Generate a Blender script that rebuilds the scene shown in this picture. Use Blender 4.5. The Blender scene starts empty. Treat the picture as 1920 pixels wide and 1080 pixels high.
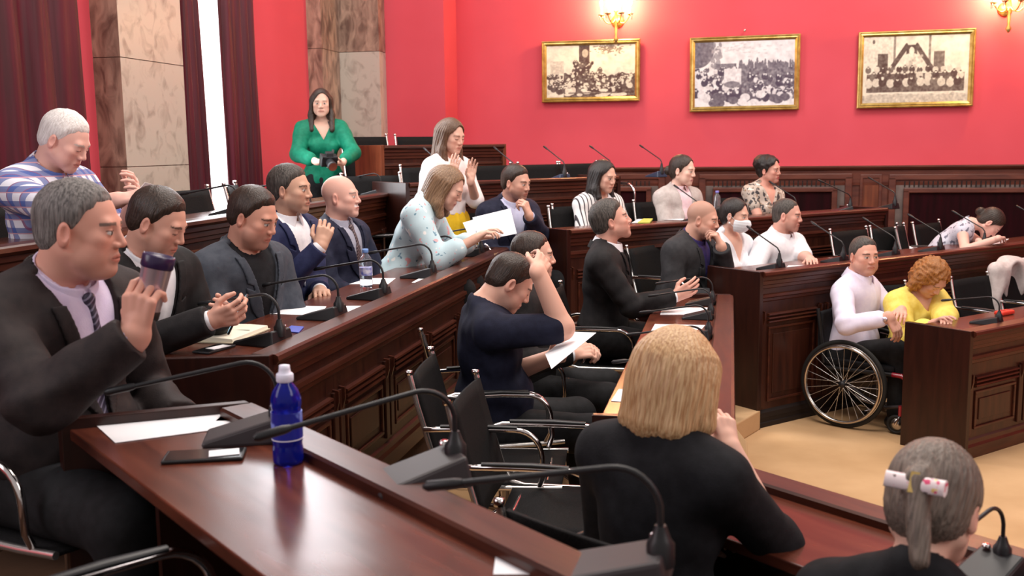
import bpy, math, random
import numpy as np
from mathutils import Vector, Matrix, Quaternion

SC = bpy.context.scene
COL = SC.collection
R = math.radians

# ------------------------------------------------------------------ camera, world, lights
EYE = 1.85
PITCH, ROLL, FPX = R(7.9), 0.012, 1900.0
c_f = Vector((0, math.cos(PITCH), -math.sin(PITCH)))
c_u0 = Vector((0, math.sin(PITCH), math.cos(PITCH)))
c_r0 = Vector((1, 0, 0))
c_u = c_u0 * math.cos(ROLL) + c_r0 * math.sin(ROLL)
c_r = c_r0 * math.cos(ROLL) - c_u0 * math.sin(ROLL)
cam_d = bpy.data.cameras.new('camera')
cam = bpy.data.objects.new('camera', cam_d)
COL.objects.link(cam)
cam_d.sensor_width = 36
cam_d.lens = 36 * FPX / 1920
cam_d.clip_start = 0.05
cam.matrix_world = Matrix(((c_r.x, c_u.x, -c_f.x, 0), (c_r.y, c_u.y, -c_f.y, 0),
                           (c_r.z, c_u.z, -c_f.z, EYE), (0, 0, 0, 1)))
cam_d.dof.use_dof = True
cam_d.dof.focus_distance = 4.6
cam_d.dof.aperture_fstop = 4.5
SC.camera = cam

w = bpy.data.worlds.new('world')
SC.world = w
w.use_nodes = True
w.node_tree.nodes['Background'].inputs[0].default_value = (1.0, 0.90, 0.86, 1)
w.node_tree.nodes['Background'].inputs[1].default_value = 0.46


def area(name, loc, target, size, power, col, sy=None):
    d = bpy.data.lights.new(name, 'AREA')
    d.energy = power
    d.color = col
    d.shape = 'RECTANGLE'
    d.size = size
    d.size_y = sy or size
    o = bpy.data.objects.new(name, d)
    COL.objects.link(o)
    o.location = loc
    o.rotation_euler = (Vector(target) - Vector(loc)).to_track_quat('-Z', 'Y').to_euler()
    return o


area('ceiling_lamp_light', (0.3, 4.2, 5.6), (0.3, 4.3, 0), 2.2, 210, (1.0, 0.90, 0.82))
area('ceiling_lamp_light', (3.6, 7.4, 5.6), (3.4, 7.6, 0), 2.2, 190, (1.0, 0.90, 0.82))
area('ceiling_lamp_light', (-1.6, 8.0, 5.6), (-1.4, 8.2, 0), 1.8, 110, (1.0, 0.92, 0.86))
area('window_daylight', (-1.75, 7.55, 2.7), (2.5, 6.2, 1.2), 1.0, 70, (0.92, 0.96, 1.0), 2.6)
area('window_daylight', (-3.6, 1.6, 3.2), (0.5, 4.2, 1.0), 2.0, 70, (0.95, 0.97, 1.0), 2.4)
area('hall_light', (4.5, 0.5, 4.6), (1.5, 8.0, 1.4), 2.5, 130, (1.0, 0.93, 0.90))

SC.view_settings.view_transform = 'Standard'
SC.view_settings.look = 'None'
SC.view_settings.exposure = 0.0
SC.view_settings.gamma = 1.0
SC.view_settings.use_curve_mapping = False
SC.cycles.max_bounces = 6
SC.cycles.use_denoising = True

# ------------------------------------------------------------------ measuring helpers
CAMV = Vector((0, 0, EYE))


def ray(px, py):
    return c_r * ((px - 960) / FPX) - c_u * ((py - 540) / FPX) + c_f


def at_d(px, py, d):
    v = ray(px, py)
    return CAMV + v * (d / v.y)


def at_z(px, py, z):
    v = ray(px, py)
    return CAMV + v * ((z - EYE) / v.z)


def at_plane(px, py, p0, nrm):
    v = ray(px, py)
    return CAMV + v * ((Vector(p0) - CAMV).dot(nrm) / v.dot(nrm))


def fr(deg):
    u = Vector((math.sin(R(deg)), math.cos(R(deg)), 0))
    n = Vector((-u.y, u.x, 0))
    return u, n, math.atan2(u.y, u.x)


uL, nL, angL = fr(12.2)
uR, nR, angR = fr(56.0)
uN, nN, angN = fr(-38.0)


def pos(u, n, a, b, z=0.0):
    p = u * a + n * b
    return Vector((p.x, p.y, z))


# ------------------------------------------------------------------ object helpers
def link(name, me, parent=None, mat=None):
    o = bpy.data.objects.new(name, me)
    COL.objects.link(o)
    if parent is not None:
        o.parent = parent
    if mat is not None and me is not None:
        me.materials.clear()
        me.materials.append(mat)
    return o


def tag(o, label=None, cat=None, group=None, kind=None):
    if label: o['label'] = label
    if cat: o['category'] = cat
    if group: o['group'] = group
    if kind: o['kind'] = kind
    return o


def thing(name, label, cat, loc=(0, 0, 0), rz=0.0, group=None):
    o = bpy.data.objects.new(name, None)
    COL.objects.link(o)
    o.empty_display_size = 0.1
    o.location = loc
    o.rotation_euler = (0, 0, rz)
    return tag(o, label, cat, group)


def copy_tree(o, parent=None):
    c = o.copy()
    COL.objects.link(c)
    c.parent = parent
    for ch in [x for x in o.children]:
        copy_tree(ch, c)
    return c


class MB:
    """collects shapes for ONE mesh object"""
    def __init__(s):
        s.v, s.f, s.sm = [], [], []

    def add(s, vs, fs, smooth=False):
        k = len(s.v)
        s.v += [tuple(p) for p in vs]
        s.f += [tuple(i + k for i in f) for f in fs]
        s.sm += [smooth] * len(fs)
        return s

    def box(s, x0, y0, z0, x1, y1, z1, m=None):
        vs = [Vector(p) for p in ((x0, y0, z0), (x1, y0, z0), (x1, y1, z0), (x0, y1, z0), (x0, y0, z1), (x1, y0, z1), (x1, y1, z1), (x0, y1, z1))]
        if m is not None: vs = [m @ p for p in vs]
        return s.add(vs, [(0, 3, 2, 1), (4, 5, 6, 7), (0, 1, 5, 4), (1, 2, 6, 5), (2, 3, 7, 6), (3, 0, 4, 7)])

    def prism(s, prof, x0, x1, m=None, smooth=False):
        """profile (y,z) points, extruded along x"""
        n = len(prof)
        vs = [Vector((x0, y, z)) for y, z in prof] + [Vector((x1, y, z)) for y, z in prof]
        if m is not None: vs = [m @ p for p in vs]
        fs = [(i, (i + 1) % n, n + (i + 1) % n, n + i) for i in range(n)]
        s.add(vs, fs, smooth)
        s.add(vs[:n], [tuple(range(n))[::-1]])
        return s.add(vs[n:], [tuple(range(n))])

    def plate(s, poly, z0, z1, m=None):
        n = len(poly)
        vs = [Vector((x, y, z0)) for x, y in poly] + [Vector((x, y, z1)) for x, y in poly]
        if m is not None: vs = [m @ p for p in vs]
        return s.add(vs, [tuple(range(n))[::-1], tuple(range(n, 2 * n))] + [(i, (i + 1) % n, n + (i + 1) % n, n + i) for i in range(n)])

    def tube(s, pts, r, seg=10, closed=False, flat=1.0):
        pts = [Vector(p) for p in pts]
        n = len(pts)
        rs = r if hasattr(r, '__len__') else [r] * n
        rings = []
        up = None
        for i in range(n):
            a = pts[(i - 1) % n] if (closed or i > 0) else pts[i]
            b = pts[(i + 1) % n] if (closed or i < n - 1) else pts[i]
            t = (b - a).normalized()
            if up is None:
                up = Vector((0, 0, 1)) if abs(t.z) < 0.9 else Vector((1, 0, 0))
            sd = t.cross(up).normalized()
            up = sd.cross(t).normalized()
            rings.append([pts[i] + (sd * math.cos(2 * math.pi * j / seg) + up * math.sin(2 * math.pi * j / seg) * flat) * rs[i] for j in range(seg)])
        vs = [p for q in rings for p in q]
        fs = []
        for i in range(n if closed else n - 1):
            for j in range(seg):
                a, b = i * seg, ((i + 1) % n) * seg
                fs.append((a + j, a + (j + 1) % seg, b + (j + 1) % seg, b + j))
        s.add(vs, fs, True)
        if not closed:
            s.add(rings[0], [tuple(range(seg))])
            s.add(rings[-1], [tuple(range(seg))[::-1]])
        return s

    def lathe(s, prof, c=(0, 0, 0), seg=24, m=None):
        """profile (r,z)"""
        n = len(prof)
        vs = []
        for r, z in prof:
            for j in range(seg):
                a = 2 * math.pi * j / seg
                vs.append(Vector((c[0] + r * math.cos(a), c[1] + r * math.sin(a), c[2] + z)))
        if m is not None: vs = [m @ p for p in vs]
        fs = [(i * seg + j, i * seg + (j + 1) % seg, (i + 1) * seg + (j + 1) % seg, (i + 1) * seg + j) for i in range(n - 1) for j in range(seg)]
        s.add(vs, fs, True)
        s.add(vs[:seg], [tuple(range(seg))[::-1]])
        return s.add(vs[-seg:], [tuple(range(seg))])

    def build(s, name, mat, parent=None, bevel=0.0):
        me = bpy.data.meshes.new(name)
        me.from_pydata(s.v, [], s.f)
        me.polygons.foreach_set('use_smooth', s.sm)
        me.update()
        o = link(name, me, parent, mat)
        if bevel:
            b = o.modifiers.new('bevel', 'BEVEL')
            b.width = bevel
            b.segments = 2
            b.limit_method = 'ANGLE'
            b.angle_limit = R(40)
        return o


# ------------------------------------------------------------------ materials
MATS = {}


def srgb(r, g, b):
    return tuple(((c / 255) / 12.92 if c / 255 < 0.04045 else ((c / 255 + 0.055) / 1.055) ** 2.4) for c in (r, g, b)) + (1,)


def mat(name, col, rough=0.5, metal=0.0, spec=0.5, emit=None, estr=0.0, coat=0.0, trans=0.0, ior=1.45, sheen=0.0):
    if name in MATS: return MATS[name]
    m = bpy.data.materials.new(name)
    m.use_nodes = True
    b = m.node_tree.nodes['Principled BSDF']
    b.inputs['Base Color'].default_value = col if len(col) == 4 else tuple(col) + (1,)
    b.inputs['Roughness'].default_value = rough
    b.inputs['Metallic'].default_value = metal
    b.inputs['Specular IOR Level'].default_value = spec
    b.inputs['Coat Weight'].default_value = coat
    b.inputs['Transmission Weight'].default_value = trans
    b.inputs['IOR'].default_value = ior
    b.inputs['Sheen Weight'].default_value = sheen
    if emit:
        b.inputs['Emission Color'].default_value = emit
        b.inputs['Emission Strength'].default_value = estr
    MATS[name] = m
    return m


def N(m, t, **kw):
    n = m.node_tree.nodes.new(t)
    for k, v in kw.items():
        if hasattr(n, k) and not k.startswith('i_'): setattr(n, k, v)
    return n


def ramp(m, stops):
    n = N(m, 'ShaderNodeValToRGB')
    e = n.color_ramp.elements
    e[0].position, e[0].color = stops[0]
    e[1].position, e[1].color = stops[1]
    for p, c in stops[2:]:
        x = e.new(p)
        x.color = c
    return n


def noisy(name, c1, c2, scale=(4, 4, 4), nscale=5.0, detail=6, rough=0.5, bump=0.0, bscale=None, lo=0.35, hi=0.65, dist=0.0, coord='Object', **kw):
    """two colours mixed by stretched noise, with an optional bump"""
    if name in MATS: return MATS[name]
    m = mat(name, c1, rough, **kw)
    L = m.node_tree.links
    b = m.node_tree.nodes['Principled BSDF']
    tc = N(m, 'ShaderNodeTexCoord')
    mp = N(m, 'ShaderNodeMapping')
    mp.inputs['Scale'].default_value = scale
    L.new(tc.outputs[coord], mp.inputs[0])
    nz = N(m, 'ShaderNodeTexNoise')
    nz.inputs['Scale'].default_value = nscale
    nz.inputs['Detail'].default_value = detail
    nz.inputs['Distortion'].default_value = dist
    L.new(mp.outputs[0], nz.inputs['Vector'])
    rp = ramp(m, [(lo, c1), (hi, c2)])
    L.new(nz.outputs[0], rp.inputs[0])
    L.new(rp.outputs[0], b.inputs['Base Color'])
    if bump:
        n2 = N(m, 'ShaderNodeTexNoise')
        n2.inputs['Scale'].default_value = bscale or nscale
        n2.inputs['Detail'].default_value = 4
        L.new(mp.outputs[0], n2.inputs['Vector'])
        bp = N(m, 'ShaderNodeBump')
        bp.inputs['Strength'].default_value = bump
        bp.inputs['Distance'].default_value = 0.01
        L.new(n2.outputs[0], bp.inputs['Height'])
        L.new(bp.outputs[0], b.inputs['Normal'])
    return m


def attr_mat(name, rough=0.5, **kw):
    if name in MATS: return MATS[name]
    m = mat(name, (1, 1, 1, 1), rough, **kw)
    a = N(m, 'ShaderNodeVertexColor')
    a.layer_name = 'Col'
    m.node_tree.links.new(a.outputs[0], m.node_tree.nodes['Principled BSDF'].inputs['Base Color'])
    return m


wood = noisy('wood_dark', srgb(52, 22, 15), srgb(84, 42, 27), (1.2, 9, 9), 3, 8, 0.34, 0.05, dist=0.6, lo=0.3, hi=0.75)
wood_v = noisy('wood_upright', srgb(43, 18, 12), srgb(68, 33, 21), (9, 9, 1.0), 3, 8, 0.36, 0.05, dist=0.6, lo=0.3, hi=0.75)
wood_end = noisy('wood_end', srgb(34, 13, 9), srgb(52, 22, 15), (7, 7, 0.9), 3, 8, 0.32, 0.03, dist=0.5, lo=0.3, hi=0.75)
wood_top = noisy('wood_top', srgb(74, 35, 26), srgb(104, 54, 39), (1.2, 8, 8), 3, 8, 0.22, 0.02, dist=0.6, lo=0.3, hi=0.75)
wood_red = noisy('wood_red', srgb(84, 42, 33), srgb(108, 58, 44), (1.2, 7, 7), 3, 8, 0.4, 0.03, dist=0.5)
wood_redv = noisy('wood_red_upright', srgb(96, 46, 28), srgb(124, 64, 38), (7, 7, 1.0), 3, 8, 0.4, 0.03, dist=0.5)
black_gap = mat('plinth_black', srgb(24, 12, 10), 0.6)
red_wall = noisy('red_wall_paint', (0.66, 0.070, 0.098, 1), (0.70, 0.080, 0.112, 1), (1, 1, 1), 1.5, 2, 0.75, 0.03, 60)
velvet = noisy('maroon_velvet', (0.011, 0.0008, 0.0015, 1), (0.022, 0.001, 0.003, 1), (6, 6, .6), 3, 3, 0.8, spec=.15)
curtain_m = noisy('curtain_velvet', (0.055, 0.002, 0.008, 1), (0.10, 0.003, 0.016, 1), (8, 8, .4), 3, 3, 0.5, sheen=0.04)
marble_l = noisy('marble_light', srgb(190, 180, 168), srgb(128, 114, 104), (1, 1, .8), 9, 14, 0.35, lo=0.50, hi=0.82, dist=.9)
marble_d = noisy('marble_dark_and_shade', srgb(176, 146, 128), srgb(104, 80, 70), (1.6, 1.6, .7), 7, 14, 0.35, lo=0.36, hi=0.68, dist=1.0)  # darker marble; also puts shade into the colour of column side faces
carpet = noisy('tan_carpet', srgb(184, 146, 104), srgb(200, 162, 120), (1, 1, 1), 2.0, 8, 0.92, 0.15, 160)
tier_m = noisy('tier_carpet', srgb(70, 46, 32), srgb(90, 62, 44), (1, 1, 1), 3.0, 8, 0.92, 0.15, 160)
plastic = mat('black_plastic', (0.012, 0.012, 0.014, 1), 0.42)
plastic_g = mat('grey_plastic', (0.032, 0.025, 0.028, 1), 0.5)
plastic_b = mat('bluish_plastic', (0.03, 0.05, 0.09, 1), 0.3)
chrome = mat('chrome', (0.72, 0.68, 0.68, 1), 0.12, 1.0)
chrome_w = mat('polished_rail', (0.86, 0.84, 0.82, 1), 0.22, 0.9)
mesh_b = noisy('black_net', (0.006, 0.006, 0.006, 1), (0.014, 0.013, 0.014, 1), (1, 1, 1), 300, 1, 0.75, spec=.12)
paper = mat('white_paper', (0.86, 0.86, 0.90, 1), 0.6)
gold = noisy('gilt', (0.42, 0.27, 0.07, 1), (0.62, 0.45, 0.16, 1), (1, 1, 1), 14, 4, 0.34, metal=0.7)
# ------------------------------------------------------------------ room shell
BACK_A = 11.0       # back wall plane along uL
PIER_A = 10.5
WALL_B = 4.21
xB = -nL
aB = math.atan2(xB.y, xB.x)
H = 5.2


def st(o, parent=None):
    if parent is None: o['kind'] = 'structure'
    return o


def wallslab(name, p0, p1, z0, z1, th, m, side=1, parent=None):
    d = (p1 - p0)
    ln = d.length
    a = math.atan2(d.y, d.x)
    o = MB().box(0, 0, 0, ln, th * side, z1 - z0).build(name, m, parent)
    o.location = (p0.x, p0.y, z0)
    o.rotation_euler = (0, 0, a)
    return st(o, parent)


def A_left(px, b=WALL_B, y=260):
    q = at_plane(px, y, pos(uL, nL, 0, b), nL)
    return q.dot(uL)


def T_back(px, a=BACK_A, y=200):
    return at_plane(px, y, pos(uL, nL, a, 0), uL).dot(xB)


def Z_back(px, py, a=BACK_A):
    return at_plane(px, py, pos(uL, nL, a, 0), uL).z


# floor of the well and the raised tiers
o = MB().box(-9, -3, -0.1, 13, 15, 0).build('floor', carpet); st(o)


def tier(name, u, n, ang, a0, a1, b0, b1, z, m=tier_m, z0=0.0):
    o = MB().box(a0, b0, z0, a1, b1, z).build(name, m)
    o.rotation_euler = (0, 0, ang)
    return st(o)


TL = [0.13, 0.40, 0.75]
TR = [0.0, 0.27, 0.515, 0.83, 1.10]
# bevelled carpeted platform under the front left row, its end cut to follow the horseshoe
e1 = at_z(1426, 769, 0.13)
e2 = at_z(1377, 797, 0.13)
pl = [(e1.x, e1.y), (e1.x - 0.3, e1.y + 0.45), pos(uL, nL, 7.1, 1.54)[:2], pos(uL, nL, 1.0, 1.54)[:2], pos(uL, nL, 1.6, -.12)[:2], pos(uL, nL, 5.9, -.12)[:2], (e2.x, e2.y)]
pl = [tuple(p) for p in pl]
st(MB().plate(pl, 0.0, 0.13).build('floor_platform', carpet, bevel=0.008))
tier('floor_tier', uL, nL, angL, 2.2, 7.4, 1.52, 2.60, TL[1])
tier('floor_tier', uL, nL, angL, 1.2, 9.3, 2.60, 4.3, TL[2])
tier('floor_tier', uR, nR, angR, 4.94, 13.0, 4.50, 5.60, TR[1])
tier('floor_tier', uR, nR, angR, 4.25, 13.0, 5.55, 6.65, TR[2])
tier('floor_tier', uR, nR, angR, 3.60, 13.0, 6.62, 7.75, TR[3])
tier('floor_tier', uR, nR, angR, 3.90, 9.0, 7.72, 9.3, TR[4])
tier('floor_tier', uN, nN, angN, -3.2, 2.0, -2.42, -1.04, TL[0])
tier('floor_tier', uN, nN, angN, -3.2, 3.1, -1.04, 0.10, TL[1])
tier('floor_tier', uN, nN, angN, -3.2, 3.6, 0.10, 3.0, 0.62)

# back wall: a pier section by the corner, then the main wall set back
t0 = T_back(640, PIER_A)
t1 = T_back(835, PIER_A)
bk = lambda a, t, z=0: Vector(((uL * a + xB * t).x, (uL * a + xB * t).y, z))
ZC = Z_back(1400, 312)          # top of the panelling
wallslab('wall_back', bk(BACK_A, t1 - .3), bk(BACK_A, 9.5), 0, H, 0.2, red_wall)
wallslab('wall_back_pier', bk(PIER_A, t0 - .2), bk(PIER_A, t1), 0, H, BACK_A - PIER_A + .1, red_wall)
# left wall with a tall window opening
aw0, aw1 = A_left(345), A_left(434)
lf = lambda a, b=WALL_B: pos(uL, nL, a, b)
wallslab('wall_left', lf(-1), lf(aw0), 0, H, 0.35, red_wall)
wallslab('wall_left_far', lf(aw1), lf(PIER_A + .1), 0, H, 0.35, red_wall)
wallslab('wall_left_sill', lf(aw0), lf(aw1), 0, 0.95, 0.35, red_wall)
wallslab('wall_right', bk(BACK_A, 9.5), bk(-1, 9.5), 0, H, 0.2, red_wall, -1)
day = mat('daylight_sheer', (0.9, 0.92, 0.95, 1), 0.8, emit=(0.95, 0.98, 1, 1), estr=2.6)
win = thing('window_1', 'tall bright window between the maroon curtains', 'window', lf(aw0, WALL_B + .2), angL)
win['kind'] = 'structure'
wl = aw1 - aw0
MB().box(0, -.17, 0.95, wl, -.155, H).build('pane', day, win)
f = MB()
for x0, x1 in ((0, .03), (wl - .03, wl)): f.box(x0, -.19, .95, x1, -.15, H)
f.box(0, -.19, .95, wl, -.15, 1.0)
wm = mat('window_white', (0.9, 0.92, 0.95, 1), 0.5)
f.build('frame', wm, win)

# marble columns (near one projects from the left wall, far one fills the corner)


def marble_col(name, a0, a1, b0, z_joints, mshade, mface, corner=False):
    r = thing(name, None, None, (0, 0, 0), angL)
    r['kind'] = 'structure'
    zs = [0] + z_joints + [H]
    for i in range(len(zs) - 1):
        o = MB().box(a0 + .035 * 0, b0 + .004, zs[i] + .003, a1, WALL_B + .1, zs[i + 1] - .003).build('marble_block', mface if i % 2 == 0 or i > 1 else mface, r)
        o.data.materials.append(mshade)
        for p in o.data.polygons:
            if abs(p.normal.x) > .9: p.material_index = 1  # side faces get the darker marble, their shade painted as colour
    MB().box(a0 + .02, b0 + .02, 0, a1 - .02, WALL_B + .05, H).build('core', marble_d, r)
    return r


ca0, ca1 = A_left(236, 4.0), A_left(352, 4.0)
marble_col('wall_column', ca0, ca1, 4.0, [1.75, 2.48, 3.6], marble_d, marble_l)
cc = thing('wall_corner_column', None, None, (0, 0, 0), angL)
cc['kind'] = 'structure'
tc1 = T_back(714, PIER_A - .2)
tc0 = T_back(640, PIER_A - .2)
cb = lambda t: -t
for i, (z0, z1, mm) in enumerate(((0, 2.86, marble_l), (2.865, H, marble_d))):
    MB().box(PIER_A - .2, cb(tc1), z0, PIER_A + .05, cb(tc0), z1).build('marble_block', mm, cc)
    MB().box(A_left(606, -tc0 + .02), -tc0, z0, PIER_A + .04, WALL_B + .02, z1).build('marble_block', marble_d, cc)  # narrow shadow-side strip, its shade painted in with the darker marble


# curtains -----------------------------------------------------------
def curtain(label, a0t, a1t, a0b, a1b, b, folds, z0=0.76, z1=H):
    """pleated cloth along the left wall; top from a0t..a1t, bottom a0b..a1b"""
    nx, nz = folds * 14, 30
    vs, fs = [], []
    for k in range(nz + 1):
        t = k / nz
        z = z1 + (z0 - z1) * t
        e = t ** 1.3
        a0 = a0t + (a0b - a0t) * e
        a1 = a1t + (a1b - a1t) * e
        for i in range(nx + 1):
            s = i / nx
            ph = s * folds * 2 * math.pi
            amp = 0.045 * (0.75 + .25 * math.sin(7 * s + 3))
            d = amp * math.sin(ph + .5 * math.sin(2.2 * t + s * 9)) + .012 * math.sin(ph * 2.3 + 4 * t)
            vs.append((a0 + (a1 - a0) * s + .01 * math.cos(ph), b + d, z))
    for k in range(nz):
        for i in range(nx):
            q = k * (nx + 1) + i
            fs.append((q, q + 1, q + nx + 2, q + nx + 1))
    m = MB().add(vs, fs, True)
    o = m.build('curtain', curtain_m)
    o.rotation_euler = (0, 0, angL)
    sd = o.modifiers.new('thick', 'SOLIDIFY')
    sd.thickness = .006
    tag(o, label, 'curtain')
    return o


cbb = 4.12
curtain('wide maroon velvet curtain with deep folds behind the plaid-shirted man', 1.6, A_left(128, cbb, 5), 1.6, A_left(168, cbb, 330), cbb, 15, 0.76)
curtain('dark maroon curtain between the marble column and the bright window gap', A_left(336, cbb, 5), A_left(352, cbb, 5), A_left(350, cbb, 330), A_left(394, cbb, 340), cbb, 3)
bpy_c = curtain('glossy maroon velvet curtain hanging on the far side of the bright window gap', A_left(410, cbb, 5), A_left(466, cbb, 5), A_left(431, cbb, 330), A_left(488, cbb, 330), cbb, 4)

# panelling of the back wall -----------------------------------------
pan = thing('wall_panelling', None, None, bk(BACK_A, t1), aB)
pan['kind'] = 'structure'
LN = 9.5 - t1
MB().box(0, -0.035, 0, LN, 0.0, ZC - .03).build('panel_board', wood_red, pan)
prof = [(0, ZC - .20), (-.05, ZC - .20), (-.055, ZC - .17), (-.06, ZC - .05), (-.085, ZC - .035), (-.10, ZC - .015), (-.10, ZC), (0, ZC)]
MB().prism(prof, 0, LN).build('cornice', wood_red, pan)
grille = noisy('grey_grille', srgb(70, 60, 58), srgb(120, 104, 98), (1, 1, 1), 5, 3, 0.5)


def velvet_panel(pxa, pxb, idx):
    a, b = T_back(pxa) - t1, T_back(pxb) - t1
    zt = Z_back((pxa + pxb) / 2, 331)
    g = .13
    MB().box(a, -.05, .3, b, -.036, zt - .02).build('grille_panel', grille, pan)
    fm = MB()
    for (x0, x1, z0, z1) in ((a - .05, b + .05, zt - .03, zt + .03), (a - .05, a + .02, .3, zt), (b - .02, b + .05, .3, zt)):
        fm.box(x0, -.075, z0, x1, -.036, z1)
    fm.build('outer_frame', wood_red, pan, .008)
    fm = MB()
    for (x0, x1, z0, z1) in ((a + g - .035, b - g + .035, zt - g - .03, zt - g + .02), (a + g - .035, a + g + .02, .3, zt - g), (b - g - .02, b - g + .035, .3, zt - g)):
        fm.box(x0, -.085, z0, x1, -.05, z1)
    fm.build('inner_frame', wood_red, pan, .008)
    MB().box(a + g, -.062, .3, b - g, -.048, zt - g).build('velvet_inset', velvet, pan)
    fm = MB()
    k = 0
    x = a + .1
    while x < b - .1:
        fm.box(x, -.056, zt - g + .03, x + .012, -.049, zt - .04)
        x += .045
    fm.build('grille_bars', black_gap, pan)


velvet_panel(1322, 1592, 0)
velvet_panel(1680, 2010, 1)
velvet_panel(960, 1240, 2)
for pxa, pxb in ((1622, 1652),):
    a, b = T_back(pxa) - t1, T_back(pxb) - t1
    zt = Z_back(1640, 332)
    MB().box(a, -.05, .3, b, -.036, zt).build('pilaster_panel', wood_redv, pan)
    fm = MB()
    for (x0, x1, z0, z1) in ((a - .03, b + .03, zt - .01, zt + .03), (a - .03, a, .3, zt), (b, b + .03, .3, zt)):
        fm.box(x0, -.065, z0, x1, -.036, z1)
    fm.build('pilaster_frame', wood_red, pan, .006)


# framed photographs: painted as colour of each small face ------------
def photo_pic(w_, h_, seed, kind, tint):
    nx, nz = 280, 176
    rng = np.random.RandomState(seed)
    X, Z = np.meshgrid(np.linspace(0, 1, nx), np.linspace(0, 1, nz))

    def blur(A, n):
        for _ in range(n):
            A = (A + np.roll(A, 1, 0) + np.roll(A, -1, 0) + np.roll(A, 1, 1) + np.roll(A, -1, 1)) / 5
        return A
    n1 = blur(rng.randn(*X.shape), 60) * 9
    n2 = blur(rng.randn(*X.shape), 8) * 2.2
    I = np.full_like(X, 0.84) + .07 * n1

    def soft(k, v, j=.05):
        I[k] = v + j * n2[k]

    def blob(cx, cz, rx, rz, v):
        soft(((X - cx) / rx) ** 2 + ((Z - cz) / rz) ** 2 < 1, v)

    def rect(x0, x1, z0, z1, v): soft((X > x0) & (X < x1) & (Z > z0) & (Z < z1), v, .08)

    def person(x, z, s_, dark):
        blob(x, z - 1.9 * s_, 1.25 * s_, 2.2 * s_, dark)
        blob(x, z, .42 * s_, .75 * s_, .74 + .1 * rng.rand())
        blob(x, z + .5 * s_, .45 * s_, .42 * s_, rng.choice([.2, .3, .8]))

    def crowd(n, x0, x1, z0, z1, s0, s1, white=.2):
        zs = np.sort(z0 + (z1 - z0) * rng.rand(n))[::-1]
        for z in zs:
            t = (z1 - z) / max(z1 - z0, 1e-3)
            person(x0 + (x1 - x0) * rng.rand(), z, s0 + (s1 - s0) * t, rng.choice([.16, .22, .30, .78], p=[.35, .3, .35 - white + 0.0, white]))
    if kind == 0:
        rect(.05, .20, .46, .70, .72)
        rect(.37, .49, .45, 1, .20)
        blob(.44, .84, .035, .08, .60)
        for i in range(130): blob(.72 + rng.randn() * .08, .93 + rng.randn() * .045, .006 + .012 * rng.rand(), .010, .40)
        soft((Z < .44 + .05 * n1) & (X > .2), .26, .12)
        crowd(26, .28, .62, .42, .70, .018, .026, .1)
        crowd(120, .02, .98, .16, .46, .016, .030, .25)
        for i in range(18): blob(rng.rand() * .9, .03 + rng.rand() * .12, .03 + .03 * rng.rand(), .03, .78 + .1 * rng.rand())
        rect(.25, .8, .075, .10, .35)
    elif kind == 1:
        blob(.03, .90, .17, .30, .34)
        for i in range(40): blob(.17 + rng.rand() * .10, .62 + rng.rand() * .34, .014, .03, .50)
        rect(.20, .42, .42, .66, .40)
        for i in range(90): blob(.45 + rng.rand() * .55, .60 + rng.randn() * .025, .010, .045 + .03 * rng.rand(), .34)
        soft((Z < .58) & (Z > .1) & (X > .42), .36, .14)
        crowd(70, .0, .45, .20, .62, .016, .034, .3)
        crowd(60, .55, 1.0, .15, .50, .018, .034, .25)
        rect(.30, .47, .34, .58, .80)
        blob(.38, .34, .08, .05, .40)
        for i in range(60): blob(.5 + rng.randn() * .14, .88 + rng.randn() * .04, .02, .010, .74)
        for i in range(16): blob(rng.rand(), .05 + rng.rand() * .13, .05, .06, rng.choice([.3, .82]))
    else:
        rect(.0, .28, .60, 1, .80)
        rect(.29, .31, .5, 1, .45)
        rect(.62, .64, .5, 1, .45)
        rect(.14, .24, .44, .74, .26)
        rect(.67, .77, .45, .76, .36)
        blob(.10, .92, .012, .03, .3)
        for sgn in (-1, 1):
            for i in range(26): blob(.46 + sgn * (.05 + i * .006), .84 - i * .014, .015, .05, .24)
        rect(.41, .51, .66, .86, .20)
        blob(.46, .77, .026, .06, .85)
        blob(.46, .58, .10, .16, .82)
        for i in range(30): blob(.46 + rng.randn() * .06, .56 + rng.randn() * .08, .012, .02, .66)
        rect(.04, .96, .16, .44, .30)
        for r_, (z, n_, s_) in enumerate(((.54, 13, .022), (.46, 12, .026), (.36, 13, .030))):
            for i in range(n_):
                person(.05 + .90 * (i + .35 * rng.rand() + .5 * (r_ % 2)) / n_, z + .01 * rng.randn(), s_, rng.choice([.18, .24, .34, .74], p=[.35, .3, .2, .15]))
        soft(Z < .13 + .02 * n1, .68, .1)
    I = blur(np.clip(I + .05 * n2, 0.10, .95), 1)
    lo, hi = np.array(tint[0]), np.array(tint[1])
    t = np.clip((I - .14) / .74, 0, 1)[..., None] ** 1.5
    C = lo + (hi - lo) * t
    me = bpy.data.meshes.new('photograph')
    xs, zs = np.meshgrid(np.linspace(0, w_, nx), np.linspace(0, h_, nz))
    vs = np.stack([xs.ravel(), np.zeros(nx * nz), zs.ravel()], 1)
    q = (np.arange(nz - 1)[:, None] * nx + np.arange(nx - 1)[None, :]).ravel()
    me.from_pydata(vs.tolist(), [], np.stack([q, q + 1, q + nx + 1, q + nx], 1).tolist())
    ca = me.color_attributes.new('Col', 'FLOAT_COLOR', 'POINT')
    ca.data.foreach_set('color', np.concatenate([C.reshape(-1, 3), np.ones((nx * nz, 1))], 1).astype(np.float32).ravel())
    return me


photo_m = attr_mat('old_photo_print', 0.35)


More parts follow.
